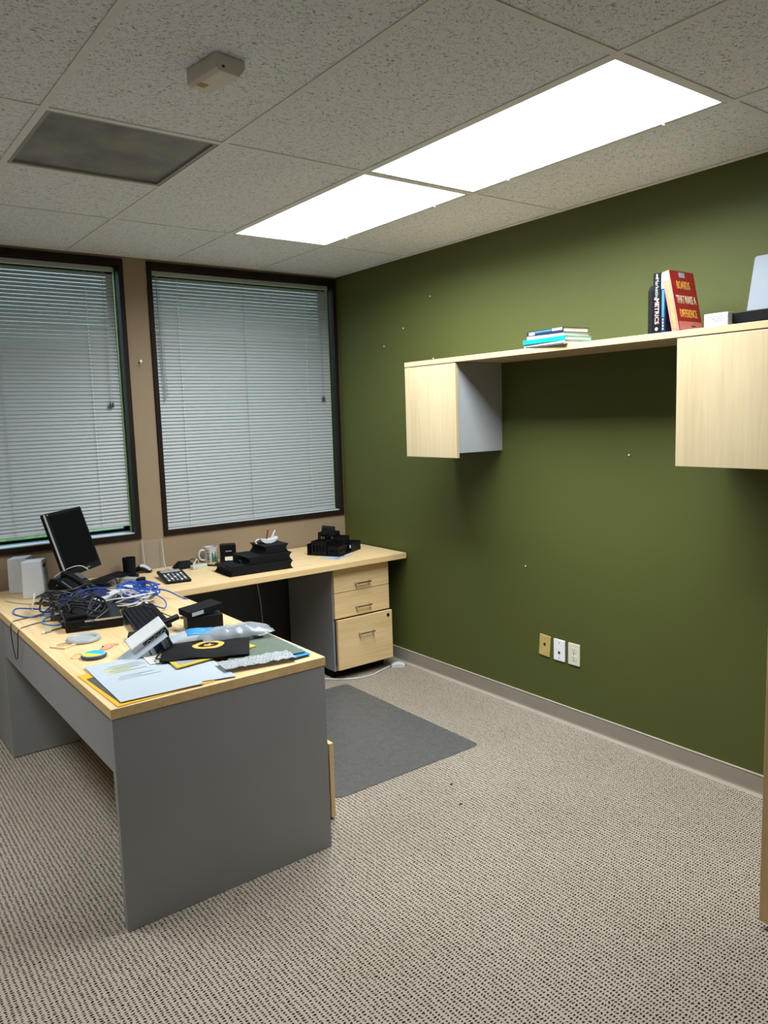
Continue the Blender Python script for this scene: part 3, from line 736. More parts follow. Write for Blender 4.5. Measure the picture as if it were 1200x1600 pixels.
MB().box(-0.014, 0.014, -0.003, 0.003, 0.0005, 0.0009, 0, CV(0.10, 0.017)).build('cover_mark', 'print_dark', b4)
text('spine_title', 'BOARDS THAT MAKE A DIFFERENCE', 0.0165, 'gold_print', b4, face((-0.0020, 0, 0.108), (0, 0, -1), (0, -1, 0)), 0.72, 0.0003, 0.0003)
MB().box(-0.0028, -0.0019, -0.014, 0.014, 0.203, 0.236).build('spine_patch', 'paper', b4)

t = thing('small_box', 'small white carton with faint print beside the red book', 'box', (-0.305, -3.060, ZS))
MB().box(-0.045, 0.045, -0.047, 0.047, 0, 0.048).build('carton', 'white_plastic', t, bevel=0.001)
for (a, b, zz) in ((-0.030, 0.026, 0.036), (-0.034, 0.020, 0.028), (-0.026, 0.006, 0.019)):
    MB().box(-0.0455, -0.0451, a, b, zz-0.0012, zz+0.0012).build('printed_line', 'print_grey', t)
t = thing('laptop', 'silver-lidded laptop propped open on the shelf at the right edge', 'laptop', (-0.20, -3.265, ZS))
MB().prism(rrect(-0.12, 0.14, -0.165, 0.165, 0.012), 0.006, 0.046).build('base', 'black_plastic', t, bevel=0.003)
for a in (-0.10, 0.12):
    for b in (-0.14, 0.14): MB().lathe([(0.010, 0), (0.010, 0.006)], 12, 0, Matrix.Translation((a, b, 0))).build('rubber_foot', 'black_matte', t)
ML = Matrix.Translation((0.0, 0, 0.048)) @ Matrix.Rotation(math.radians(14), 4, 'Y')
MB().prism(rrect(-0.165, 0.165, 0.0, 0.222, 0.010), 0, 0.007, 0, ML @ face((0, 0, 0), (0, -1, 0), (0, 0, 1))).build('lid', 'laptop_silver', t, bevel=0.001)
MB().prism(rrect(-0.160, 0.160, 0.006, 0.217, 0.006), -0.001, 0.0, 0, ML @ face((0, 0, 0), (0, -1, 0), (0, 0, 1))).build('screen', 'screen_black', t)

# ------------------------------------------------------------------ things on the return
# calculator
t = thing('calculator', 'black desk calculator lying on the return near the corner', 'calculator', (-1.487, -0.425, T), math.radians(-8))
tilt = Matrix.Rotation(math.radians(6), 4, 'X')
MB().prism(rrect(-0.072, 0.072, -0.122, 0.122, 0.012), 0.0, 0.014, 0, Matrix.Translation((0, 0, 0.011)) @ tilt).build('case', 'black_plastic', t, bevel=0.002)
MB().box(-0.05, 0.05, 0.095, 0.115, 0.0, 0.014).build('rear_foot', 'black_plastic', t)
MT = Matrix.Translation((0, 0, 0.0252)) @ tilt
MB().box(-0.056, 0.056, 0.062, 0.108, 0, 0.0015, 0, MT).build('display', 'print_grey', t)
for r in range(5):
    for c in range(5):
        MB().box(-0.056+c*0.024, -0.044+c*0.024, -0.106+r*0.030, -0.092+r*0.030, 0, 0.004, 0, MT).build('key', 'cord_grey' if (r*2+c) % 3 else 'paper_warm', t)
# soft black pouch + hub + leads
t = thing('black_pouch', 'soft black rounded pouch against the wall between holder and mug', 'pouch', (-1.300, -0.125, T))
MB().slab(lambda u, v: ((u-.5)*0.125, (v-.5)*0.10, 0.002+0.040*max(0, (1-(2*u-1)**4)*(1-(2*v-1)**4))*(1+0.25*nz(u*4, v*4, 2))), 14, 12, 0.002).build('pouch_body', 'black_matte', t, smooth=True)
MB().tube([(0.03, 0.0, 0.035), (0.05, -0.02, 0.052), (0.07, -0.03, 0.03), (0.085, -0.02, 0.01)], 0.003, 6).build('drawstring', 'black_cable', t, smooth=True)
t = thing('usb_hub', 'small pale green and white plug hub in front of the black pouch', 'hub', (-1.232, -0.205, T), math.radians(15))
MB().prism(rrect(-0.05, 0.05, -0.02, 0.02, 0.012), 0, 0.022).build('case', 'hub_green', t, bevel=0.003)
MB().prism(rrect(-0.062, -0.034, -0.016, 0.016, 0.006), 0.002, 0.024).build('end_cap', 'white_plastic', t, bevel=0.002)
MB().tube([(-0.05, 0.0, 0.024), (-0.02, 0.012, 0.045), (0.005, 0.03, 0.052), (0.02, 0.035, 0.03), (0.01, 0.045, 0.006)], 0.003, 6).build('lead', 'white_cable', t, smooth=True)
# mug
t = thing('coffee_mug', 'white mug lettered SMART with a green print beside the black stamp', 'mug', (-1.108, -0.105, T))
MB().lathe([(0.036, 0), (0.040, 0.004), (0.0415, 0.05), (0.0425, 0.104), (0.0435, 0.107), (0.040, 0.107), (0.0385, 0.05), (0.036, 0.008), (0.0, 0.007)], 32).build('cup', 'white_plastic', t, smooth=True)
hd = Vector((-0.86, 0.10, 0)).normalized()
MB().tube([tuple(hd*0.039+Vector((0, 0, 0.086))), tuple(hd*0.066+Vector((0, 0, 0.088))), tuple(hd*0.080+Vector((0, 0, 0.060))), tuple(hd*0.068+Vector((0, 0, 0.030))), tuple(hd*0.039+Vector((0, 0, 0.024)))], 0.0058, 8).build('handle', 'white_plastic', t, smooth=True)
am = math.atan2(-4.5, -2.0)
for k, ch in enumerate('SMART'):
    a = am-0.40
    M = face((0.0432*math.cos(a), 0.0432*math.sin(a), 0.016+k*0.0175), (0, 0, 1), (math.sin(a), -math.cos(a), 0))
    text('mug_letter', ch, 0.024, 'print_dark', t, M, 0.8, 0.0005, 0.0006)
g = MB(); n0 = 10; pts = []
for k in range(n0+1):
    a = am+0.10+0.75*k/n0; hgt = 0.06+0.022*math.sin(k*1.1)+0.012*math.sin(k*2.7)
    pts += [(0.0428*math.cos(a), 0.0428*math.sin(a), 0.012), (0.0436*math.cos(a), 0.0436*math.sin(a), hgt)]
g.add(pts, [(2*k, 2*k+2, 2*k+3, 2*k+1) for k in range(n0)]); g.build('mug_print', 'mug_green', t)
# stamp
t = thing('self_inking_stamp', 'boxy black self-inking stamp with a pale label beside the mug', 'stamp', (-1.030, -0.190, T), math.radians(-22))
MB().box(-0.052, 0.052, -0.026, 0.026, 0, 0.030).build('foot', 'black_plastic', t, bevel=0.004)
MB().box(-0.050, 0.050, -0.024, 0.024, 0.030, 0.126).build('housing', 'black_plastic', t, bevel=0.008, seg=3)
MB().box(-0.022, 0.026, -0.0275, -0.0245, 0.022, 0.046).build('label', 'paper_warm', t)
MB().box(-0.016, 0.022, -0.0256, -0.0246, 0.078, 0.084).build('label', 'print_grey', t)
t = thing('ballpoint_pen', 'black pen lying on the return in front of the mug', 'pen', (-1.145, -0.215, T+0.0055), math.radians(-52))
MB().tube([(-0.065, 0, 0), (0.05, 0, 0)], 0.0052, 8, sub=1).build('barrel', 'black_plastic', t, smooth=True)
MB().tube([(0.05, 0, 0), (0.066, 0, -0.003)], 0.0045, 8, sub=1, r1=0.0012).build('tip', 'silver', t)
# stepped organiser trays
t = thing('stepped_organizer', 'black three-step desk organizer with scooped ends, pens perched on top', 'organizer', (-1.055, -0.50, T), math.radians(-3))
def scoop(x0, x1, y0, y1, z0, h, nm, lip=0.018):
    b = MB(); n = 8
    prof = []
    for k in range(n+1):
        a = -math.pi/2+math.pi*k/n
        prof.append((lip*(1-math.cos(a)), z0+h*(k/n)))
    pts = [(x1-lip+p-0.0, zz) for p, zz in prof] + [(x0+lip-p, zz) for p, zz in reversed(prof)]
    b.prism(pts, -y1, -y0, 0, Matrix(((1,0,0,0),(0,0,-1,0),(0,1,0,0),(0,0,0,1))))
    return b.build(nm, 'black_matte', t, bevel=0.0012)
scoop(-0.165, 0.248, -0.125, 0.115, 0.0, 0.048, 'lower_tray')
scoop(-0.045, 0.252, -0.105, 0.115, 0.049, 0.048, 'middle_tray')
scoop(0.072, 0.242, -0.085, 0.115, 0.098, 0.050, 'upper_tray')
MB().box(-0.15, -0.05, -0.115, -0.02, 0.0482, 0.054).build('tray_lip', 'black_matte', t)
for x in (-0.115, -0.062):
    MB().tube([(x, -0.06, 0.05), (x-0.004, -0.06, 0.075), (x-0.014, -0.06, 0.078)], 0.0035, 6).build('divider_clip', 'dark_plastic', t)
t = thing('white_pen_dish', 'small white plastic dish with a looped handle on the top organizer step', 'dish', (-0.905, -0.49, T+0.1485), math.radians(-3))
MB().slab(lambda u, v: (-0.055+0.115*u, (v-.5)*0.05, 0.024+0.012*(2*u-1)**2), 12, 6, lambda u, v: 0.024*(1-(2*u-1)**4*0.6)).build('dish', 'white_plastic', t, bevel=0.0015)
MB().tube([(-0.045, 0, 0.026), (-0.068, 0, 0.026), (-0.080, 0, 0.012), (-0.072, 0, 0.003)], 0.005, 8).build('loop_handle', 'white_plastic', t, smooth=True)
def pen(label, loc, d, m1, m2, L=0.075, r=0.0045):
    t = thing('ballpoint_pen', label, 'pen', loc)
    d = Vector(d).normalized()
    MB().tube([(0, 0, 0), tuple(d*L)], r, 8, sub=1).build('barrel', m1, t, smooth=True)
    MB().tube([tuple(d*L), tuple(d*(L+0.008))], r*0.8, 8, sub=1).build('cap', m2, t, smooth=True)
pen('dark red pen standing upright in the white dish on the organizer', (-0.910, -0.49, T+0.172), (0.15, -0.1, 1), 'pen_red', 'terracotta', 0.060)
pen('white marker leaning right out of the white dish on the organizer', (-0.880, -0.495, T+0.174), (0.55, -0.05, 1), 'white_plastic', 'white_plastic', 0.048, 0.006)
tag(MB().tube([(-1.00, -0.11, T+0.003), (-0.985, -0.09, T+0.028), (-0.955, -0.09, T+0.036), (-0.93, -0.10, T+0.02), (-0.905, -0.11, T+0.003)], 0.003, 6).build('white_lead', 'white_cable', smooth=True), 'short loop of white lead behind the stepped organizer', 'cable')

# black slotted desk organiser by the green wall
t = thing('slotted_organizer', 'jumbled black slotted plastic organizer in the corner by the green wall', 'organizer', (-0.335, -0.36, T+0.001), math.radians(28))
MB().box(-0.155, 0.155, -0.12, 0.12, 0, 0.006).build('base_tray', 'black_plastic', t, bevel=0.002)
for (a, b, c, e, h) in ((-0.155, 0.155, 0.114, 0.12, 0.075), (0.149, 0.155, -0.12, 0.114, 0.062), (0.02, 0.149, -0.12, -0.114, 0.055)):
    MB().box(a, b, c, e, 0.006, h).build('tray_wall', 'black_plastic', t, bevel=0.001)
def slotted(x0, x1, y0, y1, h, nm, z0=0.006):
    b = MB(); w_ = 0.011
    n = max(2, int((x1-x0)/0.026)); m = max(2, int((y1-y0)/0.026))
    for yy in (y0, y1-0.003):
        for k in range(n+1):
            xx = x0+k*(x1-x0-w_)/n; b.box(xx, xx+w_, yy, yy+0.003, z0+0.018, z0+h-0.026)
        b.box(x0, x1, yy, yy+0.003, z0, z0+0.018); b.box(x0, x1, yy, yy+0.003, z0+h-0.026, z0+h)
    for xx in (x0, x1-0.003):
        for k in range(m+1):
            yy = y0+0.003+k*(y1-y0-w_-0.006)/m; b.box(xx, xx+0.003, yy, yy+w_, z0+0.018, z0+h-0.026)
        b.box(xx, xx+0.003, y0+0.003, y1-0.003, z0, z0+0.018); b.box(xx, xx+0.003, y0+0.003, y1-0.003, z0+h-0.026, z0+h)
    b.box(x0+0.003, x1-0.003, y0+0.003, y1-0.003, z0, z0+0.003)
    return b.build(nm, 'black_plastic', t)
slotted(-0.150, -0.045, -0.02, 0.09, 0.088, 'pen_cup')
slotted(-0.040, 0.055, 0.00, 0.10, 0.130, 'tall_cup')
slotted(-0.145, -0.05, -0.112, -0.03, 0.060, 'pen_cup')
slotted(0.060, 0.140, 0.03, 0.108, 0.118, 'pen_cup')
slotted(-0.04, 0.05, -0.09, -0.01, 0.105, 'pen_cup')
bz = MB(); bz.box(-0.05, 0.05, -0.045, 0.045, 0, 0.05, 0, Matrix.Translation((0.0, 0.045, 0.120)) @ Matrix.Rotation(0.5, 4, 'Z') @ Matrix.Rotation(0.12, 4, 'X'))
bz.build('loose_tray', 'black_matte', t, bevel=0.003)
MB().slab(lambda u, v: (0.06+0.085*u, -0.10+0.12*v, 0.02+0.012*math.sin(3*u)), 6, 4, 0.001).build('inner_paper', 'paper', t)
t = thing('printed_leaflet', 'printed grey and white leaflet under the slotted organizer', 'leaflet', (-0.425, -0.515, T+0.0003), math.radians(20))
MB().slab(lambda u, v: (-0.09+0.18*u, -0.07+0.14*v, 0.0008), 4, 4, 0.0006).build('sheet', 'paper', t)
for k in range(5): MB().box(-0.055+0.02*k, -0.045+0.024*k, -0.06+0.01*k, -0.02-0.005*k, 0.0008, 0.0012).build('printed_block', 'print_grey' if k % 2 else 'print_dark', t)

# clear acrylic leaflet holder in the corner
t = thing('acrylic_holder', 'clear bent acrylic leaflet holder against the wall between the windows', 'holder', (-1.455, -0.05, T))
prof = [(-0.075, 0.002), (-0.03, 0.004), (0.0, 0.018), (0.014, 0.06), (0.022, 0.12), (0.026, 0.185)]
PV = smooth_path([Vector((0, y, zz)) for y, zz in prof], 5)
sh = MB(); n = len(PV)
sh.add([(-0.062, p.y, p.z) for p in PV]+[(0.062, p.y, p.z) for p in PV], [(i, i+1, n+i+1, n+i) for i in range(n-1)])
sh.build('sheet', 'acrylic', t, smooth=True)
for x in (-0.062, 0.062):
    MB().tube([(x, p.y, p.z) for p in PV], 0.0021, 5, sub=1).build('polished_edge', 'white_cable', t, smooth=True)
# black cup and mouse
t = thing('black_cup', 'plain black cylindrical pen cup at the back of the desk', 'cup', (-1.640, -0.125, T))
MB().lathe([(0.032, 0), (0.035, 0.002), (0.0385, 0.110), (0.0365, 0.110), (0.034, 0.006), (0, 0.005)], 28).build('cup_wall', 'black_matte', t, smooth=True)
t = thing('computer_mouse', 'white and black mouse standing beside the black cup', 'mouse', (-1.548, -0.085, T), math.radians(-30))
MB().slab(lambda u, v: (-0.052+0.104*u, (v-.5)*0.062*(1-0.25*(2*u-1)**2), 0.012+0.034*max(0, 1-(2*u-0.9)**2)*(1-(2*v-1)**4*0.6)), 14, 8, lambda u, v: 0.012+0.0).build('underside', 'black_plastic', t, smooth=True)
MB().slab(lambda u, v: (-0.010+0.058*u, (v-.5)*0.050, 0.017+0.034*max(0, 1-(2*(0.40+0.56*u)-0.9)**2)*(1-(2*(0.1+0.8*v)-1)**4*0.6)), 8, 6, 0.004).build('shell', 'white_plastic', t, smooth=True)

# ------------------------------------------------------------------ things on the main desk
def speaker(label, loc, rz, h):
    t = thing('computer_speaker', label, 'speaker', loc, rz, 'white desktop speakers')
    b = MB(); x0, x1, yy = -0.057, 0.057, 0.050
    b.add([(x0, -yy, 0), (x1, -yy, 0), (x1, yy, 0), (x0, yy, 0), (x0+0.002, -yy+0.003, h-0.006), (x1-0.010, -yy+0.003, h), (x1-0.010, yy-0.003, h), (x0+0.002, yy-0.003, h-0.006)],
          [(0,3,2,1),(4,5,6,7),(0,1,5,4),(1,2,6,5),(2,3,7,6),(3,0,4,7)])
    b.build('cabinet', 'speaker_white', t, bevel=0.006, seg=3)
    sl = -0.010/h
    M = Matrix.Translation((x1+0.0002, 0, 0)) @ Matrix.Rotation(math.atan(sl), 4, 'Y')
    MB().prism(rrect(-0.034, 0.034, 0.030, h*0.72, 0.006), 0, 0.002, 0, M @ face((0, 0, 0), (0, 1, 0), (0, 0, 1))).build('grille', 'speaker_grille', t)
    MB().prism([(0.024*math.cos(k*math.pi/8), 0.010*math.sin(k*math.pi/8)) for k in range(16)], 0, 0.0015, 0, M @ face((0, 0, h*0.84), (0, 1, 0), (0, 0, 1))).build('bass_port', 'black_plastic', t)
    MB().lathe([(0.007, 0), (0.006, 0.006)], 12, 0, M @ face((0, 0.02, 0.017), (0, 1, 0), (0, 0, 1))).build('knob', 'speaker_grille', t)
speaker('rear white computer speaker, partly hidden, by the left window', (-2.232, -0.125, T), math.radians(-31), 0.196)
speaker('front white computer speaker with grey grille, nearer the cable heap', (-2.205, -0.325, T), math.radians(-31), 0.203)

# monitor, tilted back on its stand
t = thing('monitor', 'black flat monitor tilted back and angled towards the chair side', 'monitor', (-2.006, -0.325, T), math.radians(-45))
# local x = screen normal direction after rotation: normal (0.7,-0.7)
MM = Matrix.Translation((0.0, 0, 0.275)) @ Matrix.Rotation(math.radians(-17), 4, 'Y')
sw, sh_ = 0.176, 0.176
fx = lambda x: MM @ face((x, 0, 0), (0, 1, 0), (0, 0, 1))
MB().prism(rrect(-sw, sw, -sh_, sh_, 0.008), -0.016, 0.016, 0, fx(0)).build('case', 'black_plastic', t, bevel=0.003)
MB().prism(rrect(-sw+0.016, sw-0.016, -sh_+0.034, sh_-0.016, 0.002), 0.0161, 0.0166, 0, fx(0)).build('screen', 'screen_black', t)
MB().prism(rrect(-sw-0.0022, -sw+0.003, -sh_+0.004, sh_-0.004, 0.001), 0.004, 0.013, 0, fx(0)).build('side_trim', 'speaker_white', t)
MB().prism(rrect(0.02, 0.055, -sh_+0.014, -sh_+0.018, 0.001), 0.0161, 0.017, 0, fx(0)).build('badge', 'cord_grey', t)
MB().prism(rrect(-sw+0.014, -sw+0.020, sh_-0.012, sh_-0.006, 0.001), 0.0161, 0.017, 0, fx(0)).build('corner_mark', 'paper', t)
MB().prism(rrect(-0.07, 0.07, -0.08, 0.06, 0.02), -0.034, -0.0162, 0, fx(0)).build('back_bulge', 'black_plastic', t, bevel=0.004)
MB().box(-0.050, -0.026, -0.035, 0.035, 0.012, 0.26).build('stand_neck', 'black_plastic', t, bevel=0.005)
MB().lathe([(0.085, 0), (0.085, 0.008), (0.06, 0.014), (0, 0.016)], 28, 0, Matrix.Translation((-0.045, 0, 0.0))).build('stand_base', 'black_plastic', t, smooth=True)

# desk phone
t = thing('desk_phone', 'black office telephone with its handset cradled, in front of the monitor', 'telephone', (-2.055, -0.545, T), math.radians(-50))
prof = [(-0.105, 0), (0.095, 0), (0.100, 0.022), (-0.055, 0.125), (-0.085, 0.128), (-0.105, 0.10)]
MB().prism(prof, -0.095, 0.095, 0, Matrix(((1,0,0,0),(0,0,1,0),(0,1,0,0),(0,0,0,1)))).build('body', 'black_plastic', t, bevel=0.004)
sl = math.atan2(0.103, 0.155)
MP = Matrix.Translation((0.022, 0, 0.0745)) @ Matrix.Rotation(sl, 4, 'Y')
MB().box(-0.085, -0.035, -0.01, 0.085, 0.0, 0.004, 0, MP).build('display', 'print_dark', t)
for r in range(4):
    for c in range(3): MB().box(-0.020+r*0.022, -0.006+r*0.022, 0.000+c*0.026, 0.019+c*0.026, 0, 0.005, 0, MP).build('key', 'dark_plastic', t)
hs = MB(); hs.tube([(-0.088, -0.058, 0.022), (-0.06, -0.058, 0.040), (0.0, -0.058, 0.048), (0.06, -0.058, 0.040), (0.088, -0.058, 0.022)], 0.017, 10, 0, MP)
hs.build('handset', 'black_plastic', t, smooth=True)
MB().box(-0.06, 0.06, -0.093, -0.089, 0.006, 0.012, 0, MP).build('silver_trim', 'silver', t)
MB().tube([(-0.09, -0.098, 0.05), (0.0, -0.115, 0.015), (0.06, -0.11, 0.035), (0.10, -0.075, 0.03)], 0.0045, 6).build('handset_cord', 'black_cable', t, smooth=True)

def keyboard(name, label, loc, rz, L, D, rows, cols, tilt=4, pad=False, zoff=0.0):
    t = thing(name, label, 'keyboard', (loc[0], loc[1], T+zoff), rz)
    MT = Matrix.Rotation(math.radians(tilt), 4, 'X')
    h0 = D/2*math.sin(math.radians(tilt))
    MT = Matrix.Translation((0, 0, h0)) @ MT
    MB().prism(rrect(-L/2, L/2, -D/2, D/2, 0.008), 0.0, 0.016, 0, MT).build('case', 'black_plastic', t, bevel=0.002)
    kw = (L-0.02)/cols; kd = (D-0.022)/rows
    km = MB().box(-kw/2+0.0014, kw/2-0.0014, -kd/2+0.0014, kd/2-0.0014, 0, 0.007).mesh('key', 'key_black')
    for r in range(rows):
        for c in range(cols):
            o = link('key', km, t); o.matrix_local = MT @ Matrix.Translation((-L/2+0.01+kw*(c+.5), -D/2+0.012+kd*(r+.5), 0.0155))
    if pad: MB().prism([(L/2-0.02, -D/2-0.03), (L/2+0.045, -D/2-0.045), (L/2+0.02, D/2-0.02), (L/2-0.004, D/2-0.02)], 0.0, 0.014).build('palm_rest', 'black_plastic', t, bevel=0.002)
    return t
keyboard('computer_keyboard', 'black keyboard at the back of the desk below the pen cup', (-1.785, -0.235), math.radians(38), 0.34, 0.15, 5, 14)
keyboard('computer_keyboard', 'black keyboard lying lengthwise in the middle of the desk clutter', (-1.965, -1.285), math.radians(-100), 0.44, 0.15, 6, 16, 5, True, 0.012)

# scanner-like silver device
t = thing('barcode_scanner', 'silver and black cylindrical gadget with a white barcode label', 'gadget', (-1.765, -0.410, T), math.radians(-52))
MB().prism([(-0.115, 0.0), (-0.115, 0.018), (-0.06, 0.044), (0.0, 0.046), (0.0, 0.0)], -0.022, 0.022, 0, Matrix(((1,0,0,0),(0,0,1,0),(0,1,0,0),(0,0,0,1)))).build('grip', 'silver', t, bevel=0.006, seg=3)
MB().box(0.0, 0.115, -0.026, 0.026, 0.0, 0.052).build('head', 'cord_grey', t, bevel=0.008, seg=3)
MB().box(0.088, 0.118, -0.028, 0.028, 0.0, 0.054).build('end_cap', 'black_plastic', t, bevel=0.006)
MB().box(0.028, 0.082, -0.0272, -0.0262, 0.010, 0.042).build('barcode_label', 'paper', t)
for k in range(8): MB().box(0.036+k*0.005, 0.036+k*0.005+(0.0025 if k % 3 else 0.0012), -0.0277, -0.0272, 0.020, 0.036).build('barcode_bar', 'print_dark', t)
MB().box(-0.006, 0.012, -0.0275, 0.0275, 0.0, 0.0535).build('clamp_band', 'silver', t, bevel=0.002)

# docking unit, navy bag, white remote, clutter under the cables
t = thing('docking_station', 'flat black docking unit with a silver front edge under the cable heap', 'docking station', (-2.145, -1.075, T), math.radians(-12))
MB().box(-0.115, 0.125, -0.155, 0.155, 0, 0.048).build('case', 'black_plastic', t, bevel=0.004)
MB().box(-0.035, 0.124, -0.1575, -0.1545, 0.040, 0.0475).build('front_trim', 'silver', t)
MB().box(-0.11, -0.02, -0.12, 0.10, 0.0482, 0.066).build('top_module', 'black_matte', t, bevel=0.004)
t = thing('navy_bag', 'crumpled navy blue bag half buried under black cables', 'bag', (-2.085, -0.800, T), math.radians(-20))
MB().slab(lambda u, v: ((u-.5)*0.30, (v-.5)*0.22, 0.004+max(0, (1-(2*u-1)**6)*(1-(2*v-1)**6))*(0.075+0.035*nz(u*5, v*4, 1.7)+0.015*nz(u*13, v*11, 3))), 22, 18, 0.003).build('bag_body', 'navy', t, smooth=True)
t = thing('white_remote', 'long white plastic remote lying across the cable heap', 'remote', (-1.975, -0.880, T+0.060), math.radians(24))
MR = Matrix.Rotation(math.radians(-7), 4, 'Y')
MB().prism(rrect(-0.115, 0.115, -0.026, 0.026, 0.018), 0, 0.022, 0, MR).build('case', 'white_plastic', t, bevel=0.005)
MB().prism(circ(0.011, 14, 0.07, 0), 0.022, 0.0235, 0, MR).build('button', 'print_grey', t)
t = thing('flat_router', 'flat dark box standing under the white remote and the blue cables', 'router', (-1.94, -0.85, T), math.radians(24))
MB().box(-0.10, 0.10, -0.07, 0.07, 0, 0.036).build('case', 'dark_plastic', t, bevel=0.004)
for k in range(4): MB().box(-0.06+k*0.03, -0.045+k*0.03, -0.0712, -0.0702, 0.010, 0.022).build('port', 'black_plastic', t)

# black lidded box
t = thing('black_box', 'black lidded box with a white label near the desk edge', 'box', (-1.795, -1.530, T), math.radians(-12))
MB().box(-0.077, 0.077, -0.050, 0.050, 0, 0.062).build('box_body', 'black_plastic', t, bevel=0.002)
ML2 = Matrix.Translation((-0.004, 0.012, 0.0635)) @ Matrix.Rotation(math.radians(14), 4, 'Z') @ Matrix.Rotation(math.radians(-6), 4, 'Y')
MB().box(-0.080, 0.080, -0.054, 0.054, 0.006, 0.034, 0, ML2).build('lid', 'black_matte', t, bevel=0.002)
MB().box(-0.066, -0.012, -0.0548, -0.0541, 0.012, 0.028, 0, ML2).build('label', 'paper', t)

# product boxes with a strip of rings
ca = Vector((0.82, -0.16, 0.50)).normalized()
cn = Vector((0.10, -0.80, -0.30)); cn = (cn-ca*cn.dot(ca)).normalized()
ct = ca.cross(-cn)
CF = Matrix(((ca.x, -cn.x, ct.x, 0), (ca.y, -cn.y, ct.y, 0), (ca.z, -cn.z, ct.z, 0), (0, 0, 0, 1)))   # local x long axis, -y front, z top
t = thing('product_box', 'white gadget carton with a black strip of ring symbols, leaning on a blue box', 'box', (-2.128, -1.762, T+0.078))
MB().box(-0.078, 0.078, -0.034, 0.034, -0.021, 0.021, 0, CF).build('carton', 'white_plastic', t, bevel=0.004)
MB().box(-0.030, 0.072, -0.0348, -0.0341, -0.018, 0.014, 0, CF).build('black_strip', 'black_plastic', t)
for k in range(3):
    c = -0.008+k*0.032
    rg = MB(); n = 20
    vs = [(c+0.0110*math.cos(2*math.pi*j/n), -0.0351, -0.002+0.0110*math.sin(2*math.pi*j/n)) for j in range(n)]+[(c+0.0075*math.cos(2*math.pi*j/n), -0.0351, -0.002+0.0075*math.sin(2*math.pi*j/n)) for j in range(n)]
    rg.add(vs, [(j, (j+1) % n, n+(j+1) % n, n+j) for j in range(n)], 0, CF); rg.build('ring_symbol', 'paper', t)
    MB().box(c-0.0175, c-0.0152, -0.0352, -0.0348, -0.012, 0.009, 0, CF).build('bar_symbol', 'paper', t)
t = thing('blue_print_box', 'thin blue and silver printed box propped under the white gadget carton', 'box', (-2.132, -1.772, T+0.032))
MB().box(-0.110, 0.085, -0.040, 0.030, -0.030, 0.026, 0, CF).build('box_body', 'paper', t, bevel=0.002)
for k, (x0, w, mm_) in enumerate(((-0.108, 0.034, 'print_dark'), (-0.048, 0.010, 'print_grey'), (-0.010, 0.006, 'dark_blue_cover'), (0.012, 0.034, 'dark_blue_cover'), (0.056, 0.010, 'print_grey'), (0.070, 0.012, 'print_dark'))):
    MB().add([(x0, -0.0405, -0.029), (x0+w, -0.0405, -0.029), (x0+w+0.006, -0.0405, 0.025), (x0+0.006, -0.0405, 0.025)], [(0, 1, 2, 3)], 0, CF).build('printed_stripe', mm_, t)
t = thing('black_wedge', 'black bar-shaped clip sticking out right of the gadget carton', 'clip', (-2.005, -1.690, T+0.004))
MB().tube([(-0.050, -0.005, 0.090), (0.0, 0.0, 0.100), (0.035, 0.005, 0.107)], 0.013, 8).build('grip_bar', 'black_plastic', t, smooth=True)
MB().tube([(-0.03, 0.0, 0.092), (-0.01, 0.02, 0.05), (0.0, 0.04, 0.010)], 0.008, 6).build('arm', 'black_plastic', t)
MB().prism([(-0.05, 0.0), (0.06, -0.01), (0.035, 0.075), (-0.05, 0.06)], 0.0, 0.012).build('flat_base', 'black_matte', t)

# little round things at the near left of the desk
t = thing('plastic_ring', 'round frosted white plastic ring lid lying on the desk', 'lid', (-2.262, -1.365, T))
MB().lathe([(0.066, 0.0), (0.070, 0.006), (0.066, 0.016), (0.060, 0.019), (0.052, 0.016), (0.048, 0.008), (0.0, 0.007)], 36).build('rim', 'frosted_plastic', t, smooth=True)
t = thing('square_coaster', 'square pale wood coaster with a round cork hollow at the desk edge', 'coaster', (-2.348, -1.398, T), math.radians(-58))
sq = MB(); n = 32
o_ = []
for k in range(n):
    a = 2*math.pi*k/n; m_ = max(abs(math.cos(a)), abs(math.sin(a))); o_.append((0.039*math.cos(a)/m_, 0.039*math.sin(a)/m_))
i_ = circ(0.031, n)
sq.add([(x, y, 0) for x, y in o_]+[(x, y, 0.007) for x, y in o_]+[(x, y, 0.007) for x, y in i_]+[(x, y, 0.003) for x, y in i_],
       [f for k in range(n) for f in ((k, (k+1) % n, n+(k+1) % n, n+k), (n+k, n+(k+1) % n, 2*n+(k+1) % n, 2*n+k), (2*n+k, 2*n+(k+1) % n, 3*n+(k+1) % n, 3*n+k))]+[tuple(range(n-1, -1, -1))])
sq.build('frame', 'light_wood', t)
MB().prism(circ(0.0308, n), 0.002, 0.0034).build('cork_inlay', 'cork', t)
t = thing('key_fob', 'round yellow and blue disc with a dark rim and split ring', 'key fob', (-2.300, -1.640, T), math.radians(-30))
MB().lathe([(0.046, 0), (0.048, 0.004), (0.048, 0.012), (0.045, 0.015), (0, 0.015)], 36).build('dark_rim', 'print_dark', t, smooth=True)
MB().lathe([(0.0445, 0.0152), (0.0435, 0.0165), (0, 0.0165)], 36).build('white_face', 'paper', t)
half = lambda a0, a1: [(0.0395*math.cos(a0+(a1-a0)*k/14), 0.0395*math.sin(a0+(a1-a0)*k/14)) for k in range(15)]
MB().prism(half(math.radians(165), math.radians(330)), 0.0166, 0.0171).build('yellow_half', 'lemon', t)
MB().prism(half(math.radians(-28), math.radians(163)), 0.0166, 0.0171).build('blue_half', 'cyan_print', t)
